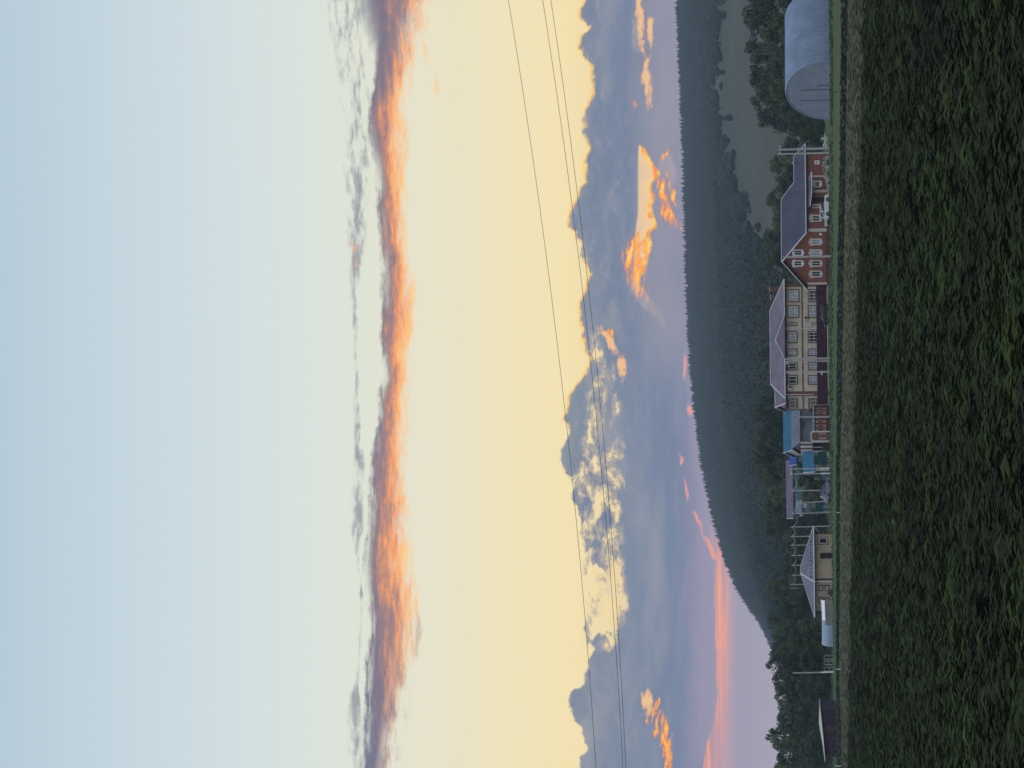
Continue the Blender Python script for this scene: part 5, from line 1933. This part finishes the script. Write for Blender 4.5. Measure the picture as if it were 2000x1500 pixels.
def stake(xt, xb, y, D, label, m, r=0.04, lean=0.0, cap=None):
    b = W(xb, y, D); t = W(xt, y + lean, D)
    root = thing('marker_stake', label, 'stake', (b.x, b.y, 0))
    mb = MB(); mb.tube((b.x, b.y, 0.0), t, r, r * 0.8, 7)
    mb.build('shaft', M[m], root)
    mb = MB(); mb.tube(t, t + Vector((0, 0, 0.05)), r * 1.3, r * 0.9, 7)
    mb.build('cap', M[cap or m], root)


stake(1622, 1643.5, 179.5, 300, 'thin dark stake standing in the grass before the hangar', 'black_metal', 0.035, 0.5)
stake(1635, 1637.5, 1001, 336, 'small white marker stake in the strip below the teal board fence', 'white_paint', 0.06)
stake(1634.5, 1636.5, 1307, 345, 'small white marker stake before the tube racks', 'white_paint', 0.06)
stake(1632, 1638, 1496, 345, 'white stake at the left edge below the timber shed', 'white_paint', 0.06)

# wire mesh panel by the timber shed
def mesh_panel():
    F = Facade(1392, 432, 8, 1629)
    tl = F.tz(1622, 1376)[0]; h = F.tz(1618.5, 1385)[1]
    root = thing('mesh_panel', 'leaning panel of pale wire mesh at the end of the timber shed', 'fence', F.p(tl / 2, 0, 0))
    mb = MB()
    for k in range(9):
        mb.tube(F.p(tl * k / 8, 0.1, 0), F.p(tl * k / 8, -0.1, h), 0.02, 0.02, 4)
    for k in range(6):
        mb.tube(F.p(0, 0.1 - 0.2 * k / 5, h * k / 5), F.p(tl, 0.1 - 0.2 * k / 5, h * k / 5), 0.02, 0.02, 4)
    mb.build('mesh', M['steel'], root)
    mb = MB()
    for t in (0, tl):
        mb.tube(F.p(t, 0.12, -0.1), F.p(t, -0.1, h + 0.08), 0.035, 0.035, 6)
    mb.build('post', M['bark'], root)


mesh_panel()


# ------------------------------------------------------------------ trees
M['leaf_a'] = leaf_colours('willow leaves', [(0.052, 0.074, 0.050), (0.088, 0.120, 0.072), (0.138, 0.175, 0.098)], 0.22)
M['leaf_b'] = leaf_colours('dark alder leaves', [(0.040, 0.060, 0.047), (0.068, 0.096, 0.066), (0.108, 0.140, 0.084)], 0.22)
M['leaf_c'] = leaf_colours('olive leaves', [(0.036, 0.052, 0.030), (0.068, 0.090, 0.044), (0.110, 0.132, 0.060)], 0.22)


def crown_mesh(seed, n_clump, n_leaf, leaf, m, squat=1.0, spiky=0.0):
    """Unit tree crown (height 1 from the ground, radius ~0.5): leaf-sized faces gathered in uneven clumps."""
    rg = np.random.default_rng(seed)
    cl = []
    tries = 0
    while len(cl) < n_clump and tries < 4000:
        tries += 1
        z = rg.uniform(0.04, 0.93)
        env = 0.46 * math.sin(math.pi * min(1.0, 0.14 + z * 0.84) ** 0.85) ** 0.7
        th = rg.uniform(0, 2 * math.pi); rad = env * math.sqrt(rg.uniform(0.12, 1.0))
        r = rg.uniform(0.07, 0.15) * (1.15 - z * 0.5)
        cl.append((rad * math.cos(th), rad * math.sin(th), z, r))
    V = []
    per = n_leaf // len(cl)
    for (x, y, z, r) in cl:
        d = rg.normal(0, 1, (per, 3)); d /= np.linalg.norm(d, axis=1, keepdims=True)
        rr = r * rg.uniform(0.45, 1.1, per) ** 0.6
        c = np.array([x, y, z]) + d * (rr[:, None] * np.array([1.15, 1.15, 0.8]))
        out = d + rg.normal(0, 0.55, (per, 3)); out /= np.linalg.norm(out, axis=1, keepdims=True)
        a = np.cross(out, rg.normal(0, 1, (per, 3))); a /= np.linalg.norm(a, axis=1, keepdims=True)
        b = np.cross(out, a)
        s = leaf * rg.uniform(0.6, 1.35, per)[:, None]
        V.append(np.stack([c - a * s, c + b * s * 0.6, c + a * s, c - b * s * 0.6], 1).reshape(-1, 3))
    if spiky > 0:
        for k in range(int(spiky)):
            th = rg.uniform(0, 6.28); rad = rg.uniform(0.05, 0.36)
            base = np.array([rad * math.cos(th), rad * math.sin(th), 0.88 - rad * 0.7])
            dirv = np.array([rg.normal(0, 0.25), rg.normal(0, 0.25), 1.0]); dirv /= np.linalg.norm(dirv)
            ln = rg.uniform(0.05, 0.11)
            per2 = 46
            t = rg.random(per2)
            c = base + dirv * (t * ln)[:, None] + rg.normal(0, 0.022, (per2, 3)) * (1.1 - t)[:, None]
            a = rg.normal(0, 1, (per2, 3)); a /= np.linalg.norm(a, axis=1, keepdims=True)
            b = np.cross(a, rg.normal(0, 1, (per2, 3))); b /= np.linalg.norm(b, axis=1, keepdims=True)
            s = leaf * 0.9
            V.append(np.stack([c - a * s, c + b * s * 0.6, c + a * s, c - b * s * 0.6], 1).reshape(-1, 3))
    V = np.concatenate(V)
    o = np_mesh('crown', V, np.arange(len(V)).reshape(-1, 4), m)
    # trunk with limbs
    mb = MB()
    mb.tube((0, 0, -0.02), (0.01, 0, 0.35), 0.028, 0.020, 8)
    mb.tube((0.01, 0, 0.35), (0.02, 0.01, 0.75), 0.020, 0.007, 7)
    for (x, y, z, r) in cl[::max(1, len(cl) // 12)]:
        mb.tube((0.012, 0.003, max(0.12, z * 0.55)), (x * 0.8, y * 0.8, z), 0.010, 0.004, 5)
    t = mb.build('trunk', M['bark'], None)
    me_c, me_t = o.data, t.data
    bpy.data.objects.remove(o); bpy.data.objects.remove(t)
    return me_c, me_t


TREE_KINDS = {
    'broad': [crown_mesh(11, 84, 7000, 0.020, M['leaf_a']), crown_mesh(12, 74, 7000, 0.021, M['leaf_a'])],
    'dark': [crown_mesh(13, 84, 7000, 0.020, M['leaf_b']), crown_mesh(14, 72, 7000, 0.022, M['leaf_b'])],
    'olive': [crown_mesh(15, 64, 5600, 0.024, M['leaf_c'])],
    'spiky': [crown_mesh(16, 66, 6200, 0.020, M['leaf_b'], spiky=4), crown_mesh(17, 60, 6200, 0.021, M['leaf_a'], spiky=3)],
}
_tc = [0]


def tree(y, xt, hw, D, kind, label, group, name='tree', z0=None, cat='tree', sink=0.0):
    """Crown centred on photo row y, top at xt, half-width hw (photo pixels), depth D."""
    top = W(xt, y, D)
    zb = float(terrain(top.x, top.y)) if z0 is None else z0
    zb -= sink
    h = top.z - zb
    rad = hw * D / FPX
    vs = TREE_KINDS[kind]
    _tc[0] += 1
    mc, mt = vs[_tc[0] % len(vs)]
    root = thing(name, label, cat, (top.x, top.y, zb), group)
    root.rotation_euler = (0, 0, (_tc[0] * 2.399) % 6.283)
    root.scale = (rad / 0.47, rad / 0.47, h / 1.0)
    for nm, me in (('crown', mc), ('trunk', mt)):
        o = bpy.data.objects.new(nm, me); C.objects.link(o); o.parent = root
    return root


GR = 'trees behind the village'
# behind the hangar
tree(-25, 1440, 62, 640, 'dark', 'tall dark tree at the top right corner behind the hangar', GR)
tree(35, 1447, 52, 640, 'broad', 'tall rounded tree rising behind the far end of the hangar', GR)
tree(60, 1492, 44, 560, 'olive', 'lower olive toned tree directly over the hangar roof', GR)
tree(95, 1452, 48, 640, 'broad', 'tall green tree behind the middle of the hangar', GR)
tree(128, 1490, 38, 575, 'dark', 'dark mid height tree over the hangar gable apex', GR)
tree(150, 1457, 44, 640, 'dark', 'tall dark tree behind the hangar gable', GR)
tree(178, 1500, 34, 590, 'olive', 'olive toned tree left of the hangar apex', GR)
tree(195, 1462, 40, 640, 'broad', 'tall tree standing left of the hangar gable', GR)
tree(216, 1520, 30, 560, 'broad', 'mid green tree close to the left curve of the hangar', GR)
tree(232, 1473, 34, 640, 'dark', 'dark leftmost tall tree of the hangar group', GR)
tree(247, 1540, 24, 550, 'dark', 'low dark tree between the hangar and the concrete poles', GR)
tree(262, 1560, 22, 530, 'olive', 'bush like tree just right of the thick concrete pole', GR)
# behind the red house
tree(292, 1520, 32, 590, 'dark', 'dark tree behind the thick concrete pole', GR)
tree(322, 1500, 34, 600, 'broad', 'green tree above the low right roof of the red house', GR)
tree(355, 1510, 32, 600, 'broad', 'green tree above the step in the red house roof', GR)
tree(395, 1492, 40, 610, 'dark', 'dark tree above the right end of the red house ridge', GR)
tree(432, 1503, 32, 600, 'broad', 'broad tree above the middle of the red house ridge', GR)
tree(470, 1486, 42, 620, 'dark', 'dark tree above the left part of the red house ridge', GR)
tree(505, 1494, 36, 610, 'broad', 'green tree above the red gable peak', GR)
tree(540, 1517, 34, 600, 'dark', 'dark tree between the red house and the cream house', GR)
# behind the cream house and the blue roofs
tree(690, 1478, 32, 620, 'dark', 'dark rounded tree above the middle of the mauve roof', GR)
tree(720, 1498, 26, 620, 'broad', 'small green tree above the mauve roof, left of the dark one', GR)
tree(775, 1480, 34, 620, 'dark', 'dark tree above the left end of the mauve roof', GR)
tree(812, 1464, 42, 630, 'dark', 'tall dark tree behind the right half of the teal roof', GR)
tree(850, 1471, 42, 630, 'broad', 'tall tree behind the middle of the teal roof', GR)
tree(890, 1461, 46, 630, 'dark', 'tallest dark tree behind the royal blue roof', GR)
tree(928, 1468, 42, 625, 'dark', 'tall dark tree behind the right half of the plum roof', GR)
tree(965, 1497, 34, 615, 'broad', 'green tree behind the middle of the plum roof', GR)
tree(1000, 1478, 36, 630, 'broad', 'tall green tree behind the left end of the plum roof', GR)
tree(1030, 1487, 34, 620, 'dark', 'dark tree behind the right end of the street pole row', GR)
tree(1060, 1520, 30, 610, 'dark', 'low dark tree behind the street poles', GR)
tree(1092, 1540, 28, 605, 'olive', 'low olive tree behind the bungalow ridge', GR)
tree(1118, 1522, 28, 610, 'broad', 'mid height green tree left of the bungalow ridge', GR)
# left-hand group
GL = 'trees left of the bungalow'
tree(1152, 1492, 34, 590, 'broad', 'large soft green tree above the left hip of the bungalow', GL)
tree(1185, 1505, 34, 580, 'dark', 'dark tree behind the left end of the bungalow', GL)
tree(1212, 1494, 34, 585, 'dark', 'dark tree above the block shed', GL)
tree(1240, 1503, 34, 560, 'broad', 'green tree above the barrel vaulted shed', GL)
tree(1245, 1540, 36, 520, 'olive', 'lower lighter tree right above the barrel vaulted shed', GL)
tree(1285, 1489, 44, 540, 'spiky', 'tall shaggy tree behind the tube racks', GL)
tree(1290, 1562, 30, 500, 'olive', 'low olive bush standing behind the tube racks', GL)
tree(1330, 1504, 42, 540, 'broad', 'green tree behind the lone whitewashed pole', GL)
tree(1345, 1552, 36, 500, 'dark', 'lower dark tree left of the lone whitewashed pole', GL)
tree(1375, 1507, 38, 540, 'spiky', 'shaggy tree above the right end of the timber shed', GL)
tree(1410, 1512, 40, 530, 'dark', 'dark tree above the middle of the timber shed', GL)
tree(1440, 1489, 36, 540, 'spiky', 'tall spiky crowned tree above the timber shed', GL)
tree(1475, 1512, 36, 530, 'dark', 'dark tree at the left corner of the picture', GL)
tree(1515, 1495, 40, 540, 'spiky', 'shaggy tree cut by the left edge of the picture', GL)
tree(1460, 1560, 46, 480, 'dark', 'low dark tree right behind the timber shed roof', GL)
# bushes in the gardens
GB = 'garden bushes'
tree(912, 1556, 20, 530, 'olive', 'leafy garden bush behind the whitewashed poles', GB, 'bush', 0.0, 'bush')
tree(940, 1556, 22, 520, 'olive', 'leafy garden bush right above the silver blue car', GB, 'bush', 0.0, 'bush')
tree(968, 1562, 20, 522, 'broad', 'garden bush between the leaning prop and the grey pole', GB, 'bush', 0.0, 'bush')
tree(898, 1587, 17, 505, 'dark', 'dark garden bush hiding the teal sheet fence', GB, 'bush', 0.0, 'bush')
tree(1016, 1549, 22, 545, 'dark', 'dark bush between the pole row and the teal board fence', GB, 'bush', 0.0, 'bush')
tree(1040, 1552, 20, 560, 'dark', 'dark bush behind the right tip of the bungalow roof', GB, 'bush', 0.0, 'bush')
tree(803, 1578, 9, 497, 'broad', 'small pale garden tree between the cream house and its neighbour', GB, 'bush', 0.0, 'bush')
tree(876, 1603, 9, 487, 'dark', 'small dark bush at the foot of the carport', GB, 'bush', 0.0, 'bush')
tree(1158, 1616, 7, 460, 'dark', 'low dark shrub below the bungalow windows', GB, 'bush', 0.0, 'bush')
tree(250, 1590, 16, 500, 'dark', 'dark low bush between the hangar and the hay rake', GB, 'bush', 0.0, 'bush')


# ------------------------------------------------------------------ evening haze
def haze():
    m = bpy.data.materials.new('evening haze')
    m.use_nodes = True
    nt = m.node_tree
    nt.nodes.clear()
    out = nt.nodes.new('ShaderNodeOutputMaterial')
    v = nt.nodes.new('ShaderNodeVolumePrincipled')
    v.inputs['Color'].default_value = (0.50, 0.70, 0.92, 1)
    v.inputs['Density'].default_value = HAZE
    v.inputs['Anisotropy'].default_value = 0.0
    nt.links.new(v.outputs[0], out.inputs['Volume'])
    mb = MB(); mb.box(-2600, 2600, -60, 6300, -1.5, 240)
    o = mb.build('haze', m)
    o['kind'] = 'stuff'


haze()
